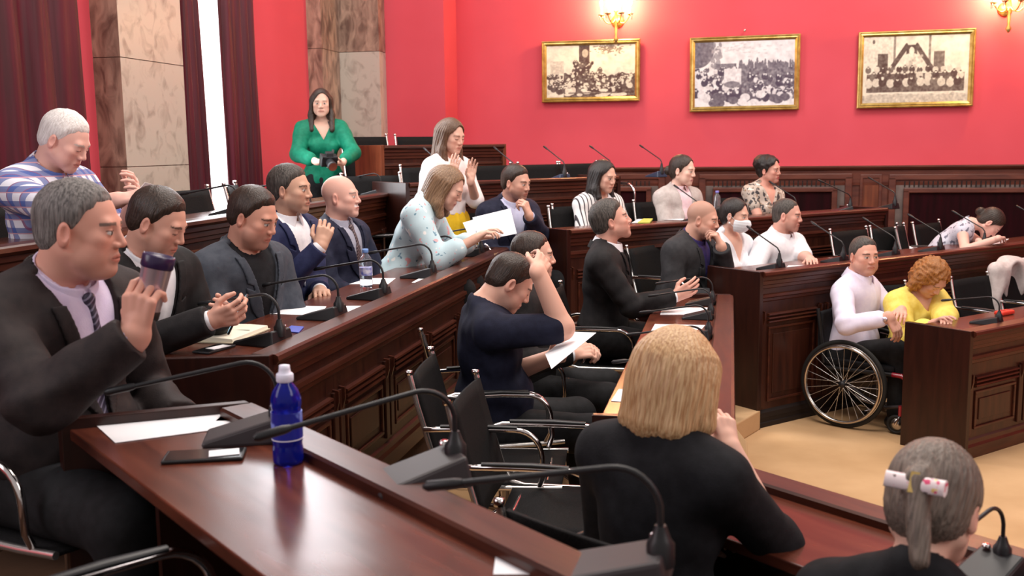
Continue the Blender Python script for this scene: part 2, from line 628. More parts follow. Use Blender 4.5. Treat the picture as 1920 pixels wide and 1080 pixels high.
def picture(cs, seed, kind, tint, label, bright=False):
    tl, tr, br, bl = [at_plane(x, y, bk(BACK_A - .03, 0), uL) for x, y in cs]
    wv = ((tr - tl) + (br - bl)) * .5
    hv = ((tl - bl) + (tr - br)) * .5
    W_, H_ = wv.length, hv.length
    c = (tl + tr + br + bl) / 4
    tilt = math.atan2(wv.z, Vector((wv.x, wv.y, 0)).length)
    r = thing('framed_photograph', label, 'picture', c, aB, 'framed photographs on the red wall')
    r.rotation_euler = (0, -tilt, aB)
    fw = .055
    prof = [(0, 0), (-.030, .004), (-.036, .014), (-.026, .022), (-.030, .034), (-.012, fw), (0, fw)]
    for nm, (hx, hz), ang in (('frame_rail', (W_ / 2, H_ / 2), 0), ('frame_rail', (H_ / 2, W_ / 2), 90), ('frame_rail', (W_ / 2, H_ / 2), 180), ('frame_rail', (H_ / 2, W_ / 2), 270)):
        mb = MB()
        n_ = len(prof)
        vs = [Vector((-(hx) + q, y, -hz + q)) for y, q in prof] + [Vector((hx - q, y, -hz + q)) for y, q in prof]
        rm = Matrix.Rotation(R(ang), 4, 'Y')
        vs = [rm @ v for v in vs]
        mb.add(vs, [(i, (i + 1) % n_, n_ + (i + 1) % n_, n_ + i) for i in range(n_)])
        mb.build(nm, gold, r)
    me = photo_pic(W_ - 2 * fw + .01, H_ - 2 * fw + .01, seed, kind, tint)
    p = link('photo_print', me, r, photo_m)
    p.location = (-(W_ / 2 - fw) - .005, -.010, -(H_ / 2 - fw) - .005)
    MB().box(-W_ / 2 + .02, -.006, -H_ / 2 + .02, W_ / 2 - .02, .022, H_ / 2 - .02).build('backing', wood_red, r)
    return r


sep = ((.075, .030, .022), (.86, .76, .62))
vio = ((.075, .050, .085), (.86, .82, .84))
picture(((1015, 77), (1201, 73), (1200, 189), (1017, 194)), 3, 0, sep, 'gilt framed sepia crowd photograph below the bright wall lamp')
pm = picture(((1291, 71), (1501, 63), (1499, 206), (1295, 211)), 5, 1, vio, 'gilt framed violet-toned photograph in the middle of the three')
MB().lathe([(.006, 0), (.012, .005), (.012, .02), (.004, .026)]).build('hanger', chrome, pm).location = (0, -.01, .425)
picture(((1609, 61), (1830, 52), (1824, 200), (1606, 204)), 8, 2, sep, 'gilt framed sepia group portrait with seated people, farthest from the marble column')


# wall lamps -----------------------------------------------------------
def sconce(px, py, label):
    c = at_plane(px, py, bk(BACK_A - .17, 0), uL)
    r = thing('wall_lamp', label, 'wall lamp', c, aB, 'candle wall lamps')
    MB().lathe([(.0, -.26), (.012, -.25), (.028, -.22), (.012, -.19), (.018, -.1), (.010, -.08), (.02, 0), (.012, .05), (.03, .07), (.0, .08)], seg=16).build('stem', gold, r)
    MB().lathe([(.0, 0), (.07, .005), (.06, .02), (.02, .03)], seg=20, m=Matrix.Translation((0, .17, -.02)) @ Matrix.Rotation(R(90), 4, 'X')).build('wall_rose', gold, r)
    MB().tube([(0, .16, -.02), (0, .08, -.05), (0, 0, -.02)], .009).build('bracket', gold, r)
    bulb_m = mat('bulb_glow', (1, .9, .6, 1), .4, emit=(1, .80, .42, 1), estr=90)
    shade_m = mat('candle_cream', (.9, .85, .7, 1), .5)
    crystal = mat('crystal', (1, .95, .85, 1), .05, trans=.8)
    for k, dx, dy in ((0, -.15, -.02), (1, .15, -.02), (2, -.07, -.13), (3, .07, -.13)):
        pts = [(0, 0, 0)]
        for i in range(1, 9):
            t = i / 8
            pts.append((dx * t, dy * t, -.07 * math.sin(math.pi * t) + .02 * t))
        a = MB().tube(pts, .006, 8).build('arm', gold, r)
        MB().lathe([(.006, .01), (.030, .025), (.034, .032), (.012, .034)], (dx, dy, 0), 14).build('drip_pan', gold, a)
        MB().lathe([(.011, .03), (.011, .11), (.004, .115)], (dx, dy, 0), 12).build('candle_tube', shade_m, a)
        MB().lathe([(.003, .113), (.014, .13), (.017, .15), (.010, .18), (.002, .205)], (dx, dy, 0), 12).build('bulb', bulb_m, a)
        for q in range(3):
            an = q * 2.1 + k
            MB().lathe([(.0005, -.055), (.006, -.04), (.009, -.028), (.004, -.010), (.001, -.0)], (dx + .028 * math.cos(an), dy + .028 * math.sin(an), .025), 6).build('crystal_drop', crystal, a)
    d = bpy.data.lights.new('lamp_bulb_light', 'POINT')
    d.energy = 75
    d.color = (1, .66, .28)
    d.shadow_soft_size = .09
    lo = bpy.data.objects.new('lamp_bulb_light', d)
    COL.objects.link(lo)
    lo.location = c + Vector((0, 0, .16)) + (-uL) * .07
    return r


sconce(1155, 33, 'candle wall lamp glowing above the first framed photograph')
sconce(1893, 10, 'candle wall lamp by the group portrait, farthest from the column')
# ------------------------------------------------------------------ desks
def desk(label, u, n, ang, a0, a1, bf, z, h, depth, end0=True, end1=True, module=.62, plinth=False, top_m=None, sk0=0.0, sk1=0.0, end_m=None):
    """a run of desk: front face at offset bf looking away from n, users sit on the n side"""
    o = pos(u, n, a0, bf, z)
    r = thing('desk', label, 'desk', o, ang)
    L = a1 - a0
    H_ = h
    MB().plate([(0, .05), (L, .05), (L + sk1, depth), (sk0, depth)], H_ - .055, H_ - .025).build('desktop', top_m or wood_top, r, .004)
    cor = [(.055, H_ - .06), (.055, H_ - .006), (.048, H_), (-.035, H_), (-.047, H_ - .006), (-.05, H_ - .022), (-.040, H_ - .034), (-.028, H_ - .038), (-.028, H_ - .058),
           (-.018, H_ - .066), (-.018, H_ - .088), (-.010, H_ - .094), (-.010, H_ - .112), (.0, H_ - .118), (.02, H_ - .118), (.02, H_ - .06)]
    MB().prism(cor, 0, L).build('cornice', wood, r)
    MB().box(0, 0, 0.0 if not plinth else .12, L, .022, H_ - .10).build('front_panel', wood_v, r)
    mid = [(-.000, H_ - .150), (-.016, H_ - .155), (-.018, H_ - .172), (-.008, H_ - .180), (-.008, H_ - .196), (.0, H_ - .204), (.01, H_ - .204), (.01, H_ - .15)]
    MB().prism(mid, 0, L).build('moulding', wood, r)
    nm = max(1, round(L / module))
    mw = L / nm
    zt = H_ - .30
    for i in range(nm):
        x = i * mw
        # pilaster
        MB().box(x + .01, -.014, .14, x + .055, 0, zt + .03).build('pilaster', wood_v, r, .003)
        MB().box(x + mw - .055, -.014, .14, x + mw - .01, 0, zt + .03).build('pilaster', wood_v, r, .003)
        g = MB()
        for k in range(3):
            zz = zt + .02 - k * .024
            g.prism([(0, zz), (-.020, zz - .003), (-.022, zz - .012), (-.012, zz - .018), (0, zz - .019)], x + .075, x + mw - .075)
        g.build('fluted_lintel', wood, r)
        for xx in (x + .028, x + mw - .038):
            MB().prism([(0, zt + .04), (-.026, zt + .035), (-.026, zt - .01), (-.012, zt - .06), (0, zt - .07)], xx, xx + .012).build('bracket', wood, r)
        g = MB()
        x0, x1, z0, z1 = x + .085, x + mw - .085, .17, zt - .07
        for (p, q, s_, t) in ((x0, x1, z1 - .016, z1), (x0, x1, z0, z0 + .016), (x0, x0 + .016, z0 + .016, z1 - .016), (x1 - .016, x1, z0 + .016, z1 - .016)):
            g.box(p, -.012, s_, q, 0, t)
        g.build('panel_frame', wood, r, .003)
        MB().box(x0 + .05, -.007, z0 + .05, x1 - .05, 0, z1 - .05).build('raised_panel', wood_v, r, .004)
    MB().prism([(0, 0), (-.022, 0), (-.022, .07), (-.012, .085), (-.012, .11), (0, .12)] if not plinth else
               [(0, 0), (-.01, 0), (-.01, .03), (-.004, .035), (-.004, .06), (-.012, .065), (-.012, .10), (0, .12)], 0, L).build('plinth', black_gap if plinth else wood, r)
    if plinth: MB().box(0, 0, 0, L, .022, .12).build('plinth_backing', black_gap, r)
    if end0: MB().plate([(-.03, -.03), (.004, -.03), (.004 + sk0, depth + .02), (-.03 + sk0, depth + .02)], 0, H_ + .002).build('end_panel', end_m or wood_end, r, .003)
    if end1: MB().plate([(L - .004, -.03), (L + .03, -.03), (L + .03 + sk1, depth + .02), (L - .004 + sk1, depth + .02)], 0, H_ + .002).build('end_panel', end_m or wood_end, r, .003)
    k = 1.6
    while k < L - .2:
        MB().box(k - .012, .03, 0, k + .012, depth - .08, H_ - .06).build('support', wood_end, r)
        k += 1.6
    return r


DL = .50
desk('long dark wooden desk in front of the five men in suits and blazers', uL, nL, angL, 3.1, 6.75, 1.525, TL[1], .77, .43, sk0=-.15)
desk('dark wooden desk the man in the plaid shirt sits at, behind the row of suits', uL, nL, angL, 1.9, 7.9, 2.57, TL[2], .77, .46)
desk('reddish lower desk in the well where three men sit reading', uL, nL, angL, 3.45, 6.42, 0.02, TL[0], .79, .42)
aR = lambda px, py, z: at_z(px, py, z).dot(uR)
desk('short dark wooden desk end standing on the tan carpet before the woman in yellow', uR, nR, angR, aR(1830, 628, .77) + .09, 9.6, 3.30, 0, .77, .38, end1=False)
desk('long dark wooden desk of the second row, under the woman asleep on her arms', uR, nR, angR, 4.94, 11.2, 4.47, TR[1] - .27, 1.04, .42, end1=False, plinth=True)
desk('dark wooden desk with the women in striped, beige and patterned tops behind', uR, nR, angR, 4.21, aR(1640, 389, 1.285), 5.55, TR[2], .77, .45)
desk('dark wooden desk behind the standing woman in the yellow skirt', uR, nR, angR, 3.55, aR(1303, 334, 1.60), 6.62, TR[3], .77, .5)
desk('short reddish desk in the topmost tier beside the photographer', uR, nR, angR, 3.90, 5.1, 7.70, TR[4], .78, .45, top_m=wood_red, end_m=wood_redv)
desk('nearest brown desk with the blue bottle and white sheet on it', uN, nN, angN, -0.9, 2.56, -1.06, TL[1], .77, .40, end0=False, sk1=.15)
desk('low front desk before the brown-haired woman with the floral clip', uN, nN, angN, -0.9, 1.95, -2.31, TL[0], .77, .40)


# ------------------------------------------------------------------ chair
def make_chair():
    r = thing('office_chair', 'x', 'chair')
    # y+ is the facing direction, origin on the floor under the seat
    sw = .235

    def sling(p, q, w0, w1, th, nseg=8, sag=.012):
        vs, fs = [], []
        nx = 6
        for k in range(nseg + 1):
            t = k / nseg
            c = Vector(p).lerp(Vector(q), t)
            w_ = w0 + (w1 - w0) * t
            for i in range(nx + 1):
                s_ = -1 + 2 * i / nx
                d = sag * (1 - s_ * s_)
                vs.append((s_ * w_, c.y - (d if p[2] != q[2] else 0), c.z - (d if p[2] == q[2] else 0)))
        for k in range(nseg):
            for i in range(nx):
                a = k * (nx + 1) + i
                fs.append((a, a + 1, a + nx + 2, a + nx + 1))
        return vs, fs
    for nm, p, q in (('seat', (0, -.20, .45), (0, .23, .45)), ('backrest', (0, -.235, .47), (0, -.335, .86))):
        vs, fs = sling(p, q, sw, sw if nm == 'seat' else .22, .01)
        o = MB().add(vs, fs, True).build(nm, mesh_b, r)
        s_ = o.modifiers.new('thick', 'SOLIDIFY')
        s_.thickness = .012
    for sx in (-1, 1):
        x = sx * (sw + .008)
        MB().tube([(sx * .232, -.343, .88), (sx * .235, -.315, .76), (x, -.245, .52), (x, -.215, .455), (x, -.16, .44), (x, .1, .44), (x, .235, .445)],
                  [.011, .0105, .0105, .011, .0115, .0115, .011], 10).build('side_rail', chrome_w, r)
        MB().lathe([(.0, 0), (.014, 0), (.014, .018), (.0, .02)], (sx * .232, -.344, .872), 12).build('rail_cap', chrome, r)
        xa = sx * (sw + .035)
        pts = [(x, -.285, .665), (xa, -.25, .672), (xa, -.1, .675), (xa, .06, .675)]
        for i in range(1, 8):
            t = i / 7 * math.pi / 2
            pts.append((xa, .06 + .10 * math.sin(t), .675 - .10 * (1 - math.cos(t))))
        pts += [(xa, .165, .50), (x, .15, .455)]
        MB().tube(pts, .011, 10).build('armrest', chrome, r)
        MB().tube([(xa, -.22, .684), (xa, -.05, .687), (xa, .07, .684)], [.012, .015, .012], 10, flat=.6).build('arm_pad', plastic, r)
    for y in (-.16, .17):
        MB().tube([(-sw, y, .435), (sw, y, .435)], .008, 8).build('cross_bar', chrome, r)
    MB().tube([(-.20, -.05, .43), (0, 0, .40), (.20, -.05, .43)], .010, 8).build('seat_spider', chrome, r)
    for i in range(4):
        a = R(45 + 90 * i)
        MB().tube([(.02 * math.cos(a), .02 * math.sin(a), .07), (.16 * math.cos(a), .16 * math.sin(a), .06), (.29 * math.cos(a), .29 * math.sin(a), .022)], [.018, .014, .010], 8).build('leg', chrome, r)
        MB().lathe([(.0, 0), (.018, 0), (.018, .02), (.0, .022)], (.29 * math.cos(a), .29 * math.sin(a), 0), 10).build('glide', plastic, r)
    MB().lathe([(.03, .045), (.026, .09), (.022, .10), (.022, .40), (.04, .41), (.04, .425)], (0, 0, 0), 16).build('column', chrome, r)
    return r


CH0 = make_chair()
_used = [False]


def chair(x, y, z, face, label, group=None):
    """face: heading in degrees from +Y towards +X"""
    if not _used[0]:
        c = CH0
        _used[0] = True
    else:
        c = copy_tree(CH0)
    c.location = (x, y, z)
    c.rotation_euler = (0, 0, -R(face))
    c['label'] = label
    if group: c['group'] = group
    return c


# ------------------------------------------------------------------ microphone
def make_mic(arch=True, base_m=None):
    r = thing('desk_microphone', 'x', 'microphone')
    bm_ = base_m or plastic
    # y+ towards the user; wedge rises to the rail side
    MB().add([(-.06, .10, 0), (.06, .10, 0), (.06, -.07, 0), (-.06, -.07, 0), (-.055, .10, .012), (.055, .10, .012), (.05, -.06, .055), (-.05, -.06, .055)],
             [(0, 3, 2, 1), (4, 5, 6, 7), (0, 1, 5, 4), (1, 2, 6, 5), (2, 3, 7, 6), (3, 0, 4, 7)]).build('base', bm_, r, .006)
    MB().lathe([(.020, .03), (.020, .062), (.014, .070), (.008, .088)] if arch else [(.020, .03), (.020, .075), (.014, .085), (.008, .12)], (0, -.055, 0), 14).build('neck_socket', plastic, r)
    MB().lathe([(.010, .056), (.010, .062), (.006, .064)], (.032, -.045, 0), 12).build('talk_button', chrome, r)
    pts = [(0, -.055, .08 if arch else .11)]
    if arch:
        for i in range(1, 10):
            t = i / 9 * R(100)
            pts.append((0, -.055 + .062 * (1 - math.cos(t)) , .105 + .062 * math.sin(t)))
        e = Vector(pts[-1])
        dv = Vector((0, .96, -.17)).normalized()
    else:
        pts += [(0, -.055, .13), (0, -.035, .155)]
        e = Vector(pts[-1])
        dv = Vector((0, .90, .42)).normalized()
    q = [e + dv * s_ for s_ in ((.05, .11, .17, .22) if arch else (.05, .11, .18, .24))]
    pts += q
    g = MB().tube(pts, .0048, 8).build('gooseneck', plastic, r)
    MB().tube([q[-1], q[-1] + dv * .012, q[-1] + dv * .055, q[-1] + dv * .062], [.006, .008, .008, .004], 10).build('capsule', plastic, r)
    return r


_mics = {}


def mic(p, ang_user, z, label, arch=True, kind='k', base_m=None, yawj=0.0, sc=1.0):
    """ang_user: heading (deg from +Y to +X) the neck points to"""
    key = (arch, kind)
    if key not in _mics:
        m = _mics[key] = make_mic(arch, base_m)
    else:
        m = copy_tree(_mics[key])
    m.location = (p[0], p[1], z)
    m.rotation_euler = (0, 0, -R(ang_user + yawj))
    m.scale = (sc,) * 3
    m['label'] = label
    m['group'] = 'gooseneck desk microphones'
    return m


def sheet(cs, z, label, name='paper_sheet', cat='paper', m=None, group='loose white papers', th=.0015):
    """flat sheet on a surface: corner pixels"""
    ps = [at_z(x, y, z) for x, y in cs]
    c = sum(ps, Vector()) / len(ps)
    mb = MB().plate([(p.x - c.x, p.y - c.y) for p in ps], 0, th)
    ar = sum((ps[i].x - c.x) * (ps[(i + 1) % len(ps)].y - c.y) - (ps[(i + 1) % len(ps)].x - c.x) * (ps[i].y - c.y) for i in range(len(ps)))
    o = mb.build(name, m or paper)
    o.location = (c.x, c.y, z)
    return tag(o, label, cat, group)
# ------------------------------------------------------------------ people: implicit surfaces meshed by surface nets
F32 = np.float32
BIG = F32(9.0)


def V3(*a): return np.array(a, dtype=np.float64)


def unit(v):
    v = np.asarray(v, float)
    return v / (np.linalg.norm(v) + 1e-12)


def rotx(a):
    c, s = math.cos(a), math.sin(a)
    return np.array([[1, 0, 0], [0, c, -s], [0, s, c]])


def roty(a):
    c, s = math.cos(a), math.sin(a)
    return np.array([[c, 0, s], [0, 1, 0], [-s, 0, c]])


def rotz(a):
    c, s = math.cos(a), math.sin(a)
    return np.array([[c, -s, 0], [s, c, 0], [0, 0, 1]])


def axis_pts(lo, hi, fine, coarse, iv):
    """grid coordinates: fine inside the intervals, coarse elsewhere"""
    pts = [lo]
    while pts[-1] < hi:
        x = pts[-1]
        ins = any(a <= x + 1e-9 <= b for a, b in iv)
        st_ = fine if ins else coarse
        nx = x + st_
        if not ins:
            for a, b in iv:
                if x < a < nx: nx = a
        pts.append(nx)
    return np.array(pts, dtype=F32)


class Fld:
    def __init__(s, X, Y, Z):
        s.ax = (X, Y, Z)
        s.D = np.full((len(X), len(Y), len(Z)), BIG, dtype=F32)

    @staticmethod
    def uni(lo, hi, h):
        return Fld(*[np.arange(lo[i], hi[i] + h, h).astype(F32) for i in range(3)])

    def blk(s, lo, hi, m):
        sl = []
        for i in range(3):
            a = np.searchsorted(s.ax[i], lo[i] - m)
            b = np.searchsorted(s.ax[i], hi[i] + m)
            if b <= a: return None
            sl.append(slice(max(a - 1, 0), b + 1))
        g = (s.ax[0][sl[0]][:, None, None], s.ax[1][sl[1]][None, :, None], s.ax[2][sl[2]][None, None, :])
        return tuple(sl), g

    def merge(s, sl, d, k, op='add'):
        A = s.D[sl]
        if op == 'add':
            if k > 0:
                h = np.maximum(k - np.abs(A - d), 0) / k
                s.D[sl] = np.minimum(A, d) - h * h * F32(k / 4)
            else: s.D[sl] = np.minimum(A, d)
        else:
            d = -d
            if k > 0:
                h = np.maximum(k - np.abs(A - d), 0) / k
                s.D[sl] = np.maximum(A, d) + h * h * F32(k / 4)
            else: s.D[sl] = np.maximum(A, d)

    def cone(s, a, b, ra, rb, k=.02, op='add', flat=None):
        a, b = np.asarray(a, float), np.asarray(b, float)
        r = max(ra, rb)
        q = s.blk(np.minimum(a, b) - r, np.maximum(a, b) + r, k + .02)
        if q is None: return s
        sl, (x, y, z) = q
        v = b - a
        L2 = float(v @ v) + 1e-12
        px, py, pz = x - F32(a[0]), y - F32(a[1]), z - F32(a[2])
        t = np.clip((px * F32(v[0]) + py * F32(v[1]) + pz * F32(v[2])) / F32(L2), 0, 1)
        dx, dy, dz = px - t * F32(v[0]), py - t * F32(v[1]), pz - t * F32(v[2])
        if flat is not None:       # (dir, factor): distance squashed along dir
            n, f = unit(flat[0]), flat[1]
            dn = dx * F32(n[0]) + dy * F32(n[1]) + dz * F32(n[2])
            d = np.sqrt(np.maximum(dx * dx + dy * dy + dz * dz - dn * dn, 0) + dn * dn * F32(f * f)) - (F32(ra) + t * F32(rb - ra))
            d = d / F32(max(1, f * .6))
        else:
            d = np.sqrt(dx * dx + dy * dy + dz * dz) - (F32(ra) + t * F32(rb - ra))
        s.merge(sl, d, k, op)
        return s

    def ell(s, c, r, M=None, k=.02, op='add'):
        c = np.asarray(c, float)
        r = np.asarray(r, float)
        M = np.eye(3) if M is None else M
        ext = np.sqrt(((M * r[None, :]) ** 2).sum(1))
        q = s.blk(c - ext, c + ext, k + .02)
        if q is None: return s
        sl, (x, y, z) = q
        px, py, pz = x - F32(c[0]), y - F32(c[1]), z - F32(c[2])
        k0 = k1 = 0
        for i in range(3):
            e = (px * F32(M[0, i]) + py * F32(M[1, i]) + pz * F32(M[2, i])) / F32(r[i])
            e2 = e * e
            k0 = k0 + e2
            k1 = k1 + e2 / F32(r[i] ** 2)
        k0 = np.sqrt(k0)
        d = k0 * (k0 - 1) / np.maximum(np.sqrt(k1), 1e-6)
        s.merge(sl, d, k, op)
        return s

    def coords(s, o, M):
        """local coordinates of every grid point in the frame (o, columns of M)"""
        x, y, z = s.ax[0][:, None, None] - F32(o[0]), s.ax[1][None, :, None] - F32(o[1]), s.ax[2][None, None, :] - F32(o[2])
        return [x * F32(M[0, i]) + y * F32(M[1, i]) + z * F32(M[2, i]) for i in range(3)]

    def mesh(s):
        D = s.D
        neg = D < 0
        nx, ny, nz = D.shape
        c = np.zeros((nx - 1, ny - 1, nz - 1), dtype=np.uint8)
        for dx in (0, 1):
            for dy in (0, 1):
                for dz in (0, 1):
                    c += neg[dx:nx - 1 + dx, dy:ny - 1 + dy, dz:nz - 1 + dz]
        act = (c > 0) & (c < 8)
        I = np.argwhere(act)
        if len(I) == 0: return np.zeros((0, 3)), np.zeros((0, 4), int)
        idx = np.full(act.shape, -1, dtype=np.int32)
        idx[act] = np.arange(len(I))
        cor = {}
        for dx in (0, 1):
            for dy in (0, 1):
                for dz in (0, 1):
                    cor[dx, dy, dz] = D[I[:, 0] + dx, I[:, 1] + dy, I[:, 2] + dz]
        acc = np.zeros((len(I), 3), dtype=F32)
        cnt = np.zeros(len(I), dtype=F32)
        for ax in range(3):
            for p in (0, 1):
                for q in (0, 1):
                    a = [0, 0, 0]
                    oth = [i for i in range(3) if i != ax]
                    a[oth[0]], a[oth[1]] = p, q
                    b = list(a)
                    b[ax] = 1
                    va, vb = cor[tuple(a)], cor[tuple(b)]
                    m = (va < 0) != (vb < 0)
                    t = np.where(m, va / np.where(m, va - vb, 1), 0)
                    acc[:, oth[0]] += m * p
                    acc[:, oth[1]] += m * q
                    acc[:, ax] += m * t
                    cnt += m
        loc = acc / cnt[:, None]
        P = np.zeros((len(I), 3), dtype=F32)
        for i in range(3):
            A = s.ax[i]
            P[:, i] = A[I[:, i]] + loc[:, i] * (A[I[:, i] + 1] - A[I[:, i]])
        quads = []
        for ax in range(3):
            o1, o2 = [(1, 2), (2, 0), (0, 1)][ax]
            sl0 = [slice(None)] * 3
            sl1 = [slice(None)] * 3
            sl0[ax], sl1[ax] = slice(0, -1), slice(1, None)
            ch = neg[tuple(sl0)] != neg[tuple(sl1)]
            E = np.argwhere(ch)
            E = E[(E[:, o1] > 0) & (E[:, o2] > 0) & (E[:, o1] < D.shape[o1] - 1) & (E[:, o2] < D.shape[o2] - 1)]
            if not len(E): continue
            ins = neg[E[:, 0], E[:, 1], E[:, 2]]
            def cell(d1, d2):
                C = E.copy()
                C[:, o1] -= d1
                C[:, o2] -= d2
                return idx[C[:, 0], C[:, 1], C[:, 2]]
            q = np.stack([cell(1, 1), cell(0, 1), cell(0, 0), cell(1, 0)], 1)
            q[~ins] = q[~ins][:, ::-1]
            quads.append(q)
        Q = np.concatenate(quads)
        Q = Q[(Q >= 0).all(1)]
        return P, Q

    def obj(s, name, m, parent, M=None, smooth=1, col=None):
        P, Q = s.mesh()
        if len(P) == 0: return None
        for _ in range(smooth):   # light laplacian pass
            acc = np.zeros_like(P)
            cnt = np.zeros(len(P), dtype=F32)
            for a, b in ((0, 1), (1, 2), (2, 3), (3, 0)):
                for i in range(3):
                    acc[:, i] += np.bincount(Q[:, a], P[Q[:, b], i], len(P)) + np.bincount(Q[:, b], P[Q[:, a], i], len(P))
                cnt += np.bincount(Q[:, a], None, len(P)) + np.bincount(Q[:, b], None, len(P))
            P = (P * .5 + .5 * acc / np.maximum(cnt, 1)[:, None]).astype(F32)
        me = bpy.data.meshes.new(name)
        me.vertices.add(len(P))
        me.vertices.foreach_set('co', P.ravel())
        me.loops.add(len(Q) * 4)
        me.loops.foreach_set('vertex_index', Q.astype(np.int32).ravel())
        me.polygons.add(len(Q))
        me.polygons.foreach_set('loop_start', np.arange(0, len(Q) * 4, 4, dtype=np.int32))
        me.polygons.foreach_set('use_smooth', np.ones(len(Q), dtype=bool))
        me.update(calc_edges=True)
        if col is not None:
            C = col(P)
            ca = me.color_attributes.new('Col', 'FLOAT_COLOR', 'POINT')
            ca.data.foreach_set('color', np.concatenate([C, np.ones((len(P), 1))], 1).astype(F32).ravel())
        o = link(name, me, parent, m)
        if M is not None: o.matrix_local = M
        return o


def sstep(a, b, x):
    t = np.clip((x - a) / (b - a), 0, 1)
    return t * t * (3 - 2 * t)


# ------------------------------------------------------------------ cloth and skin materials
def skin_mat():
    if 'skin' in MATS: return MATS['skin']
    m = attr_mat('skin', 0.52)
    b = m.node_tree.nodes['Principled BSDF']
    b.inputs['Subsurface Weight'].default_value = 0.0
    b.inputs['Specular IOR Level'].default_value = 0.35
    return m


def cloth(name, col, col2=None, rough=.8, scale=260, bump=.12, sheen=0.0):
    col2 = col2 or tuple(c * 1.25 for c in col[:3]) + (1,)
    return noisy('cloth_' + name, col, col2, (1, 1, 1), 30, 3, rough, bump, scale, sheen=sheen, spec=.25)


def hair_mat(name, c1, c2, rough=.42):
    return noisy('hair_' + name, c1, c2, (90, 90, 7), 2.2, 6, rough, .35, 2.5, lo=.35, hi=.65, coord='Object')


def stripe_mat(name, base, line, axis=0, freq=60, width=.3, rough=.7, second=None):
    """woven stripes (or checks) from object coordinates"""
    if name in MATS: return MATS[name]
    m = mat(name, base, rough)
    L = m.node_tree.links
    b = m.node_tree.nodes['Principled BSDF']
    tc = N(m, 'ShaderNodeTexCoord')
    sp = N(m, 'ShaderNodeSeparateXYZ')
    L.new(tc.outputs['Object'], sp.inputs[0])
    cur = None
    specs = [(axis, freq, width, line)] + (second or [])
    prev = base
    for ax, fq, wd, cl in specs:
        mu = N(m, 'ShaderNodeMath', operation='MULTIPLY')
        mu.inputs[1].default_value = fq
        if isinstance(ax, tuple):
            ad = N(m, 'ShaderNodeMath', operation='ADD')
            L.new(sp.outputs[ax[0]], ad.inputs[0])
            L.new(sp.outputs[ax[1]], ad.inputs[1])
            L.new(ad.outputs[0], mu.inputs[0])
        else: L.new(sp.outputs[ax], mu.inputs[0])
        fr_ = N(m, 'ShaderNodeMath', operation='FRACT')
        L.new(mu.outputs[0], fr_.inputs[0])
        lt = N(m, 'ShaderNodeMath', operation='LESS_THAN')
        lt.inputs[1].default_value = wd
        L.new(fr_.outputs[0], lt.inputs[0])
        mx = N(m, 'ShaderNodeMix', data_type='RGBA')
        if cur is None: mx.inputs[6].default_value = base
        else: L.new(cur, mx.inputs[6])
        mx.inputs[7].default_value = cl
        sc_ = N(m, 'ShaderNodeMath', operation='MULTIPLY')
        sc_.inputs[1].default_value = cl[3] if len(cl) > 3 else 1
        L.new(lt.outputs[0], sc_.inputs[0])
        L.new(sc_.outputs[0], mx.inputs[0])
        cur = mx.outputs[2]
    L.new(cur, b.inputs['Base Color'])
    return m


def spot_mat(name, base, spots, rough=.7):
    """spots: list of (colour, noise scale, threshold)"""
    if name in MATS: return MATS[name]
    m = mat(name, base, rough)
    L = m.node_tree.links
    b = m.node_tree.nodes['Principled BSDF']
    tc = N(m, 'ShaderNodeTexCoord')
    cur = None
    for i, (cl, sc_, th) in enumerate(spots):
        mp = N(m, 'ShaderNodeMapping')
        mp.inputs['Location'].default_value = (i * 3.7, i * 1.9, i)
        L.new(tc.outputs['Object'], mp.inputs[0])
        nz = N(m, 'ShaderNodeTexNoise')
        nz.inputs['Scale'].default_value = sc_
        nz.inputs['Detail'].default_value = 1.5
        L.new(mp.outputs[0], nz.inputs['Vector'])
        rp = ramp(m, [(th, (0, 0, 0, 1)), (th + .03, (1, 1, 1, 1))])
        L.new(nz.outputs[0], rp.inputs[0])
        mx = N(m, 'ShaderNodeMix', data_type='RGBA')
        if cur is None: mx.inputs[6].default_value = base
        else: L.new(cur, mx.inputs[6])
        mx.inputs[7].default_value = cl
        L.new(rp.outputs[0], mx.inputs[0])
        cur = mx.outputs[2]
    L.new(cur, b.inputs['Base Color'])
    return m


FAIR = V3(.74, .44, .34)
TAN = V3(.62, .34, .24)
WARM = V3(.68, .38, .29)


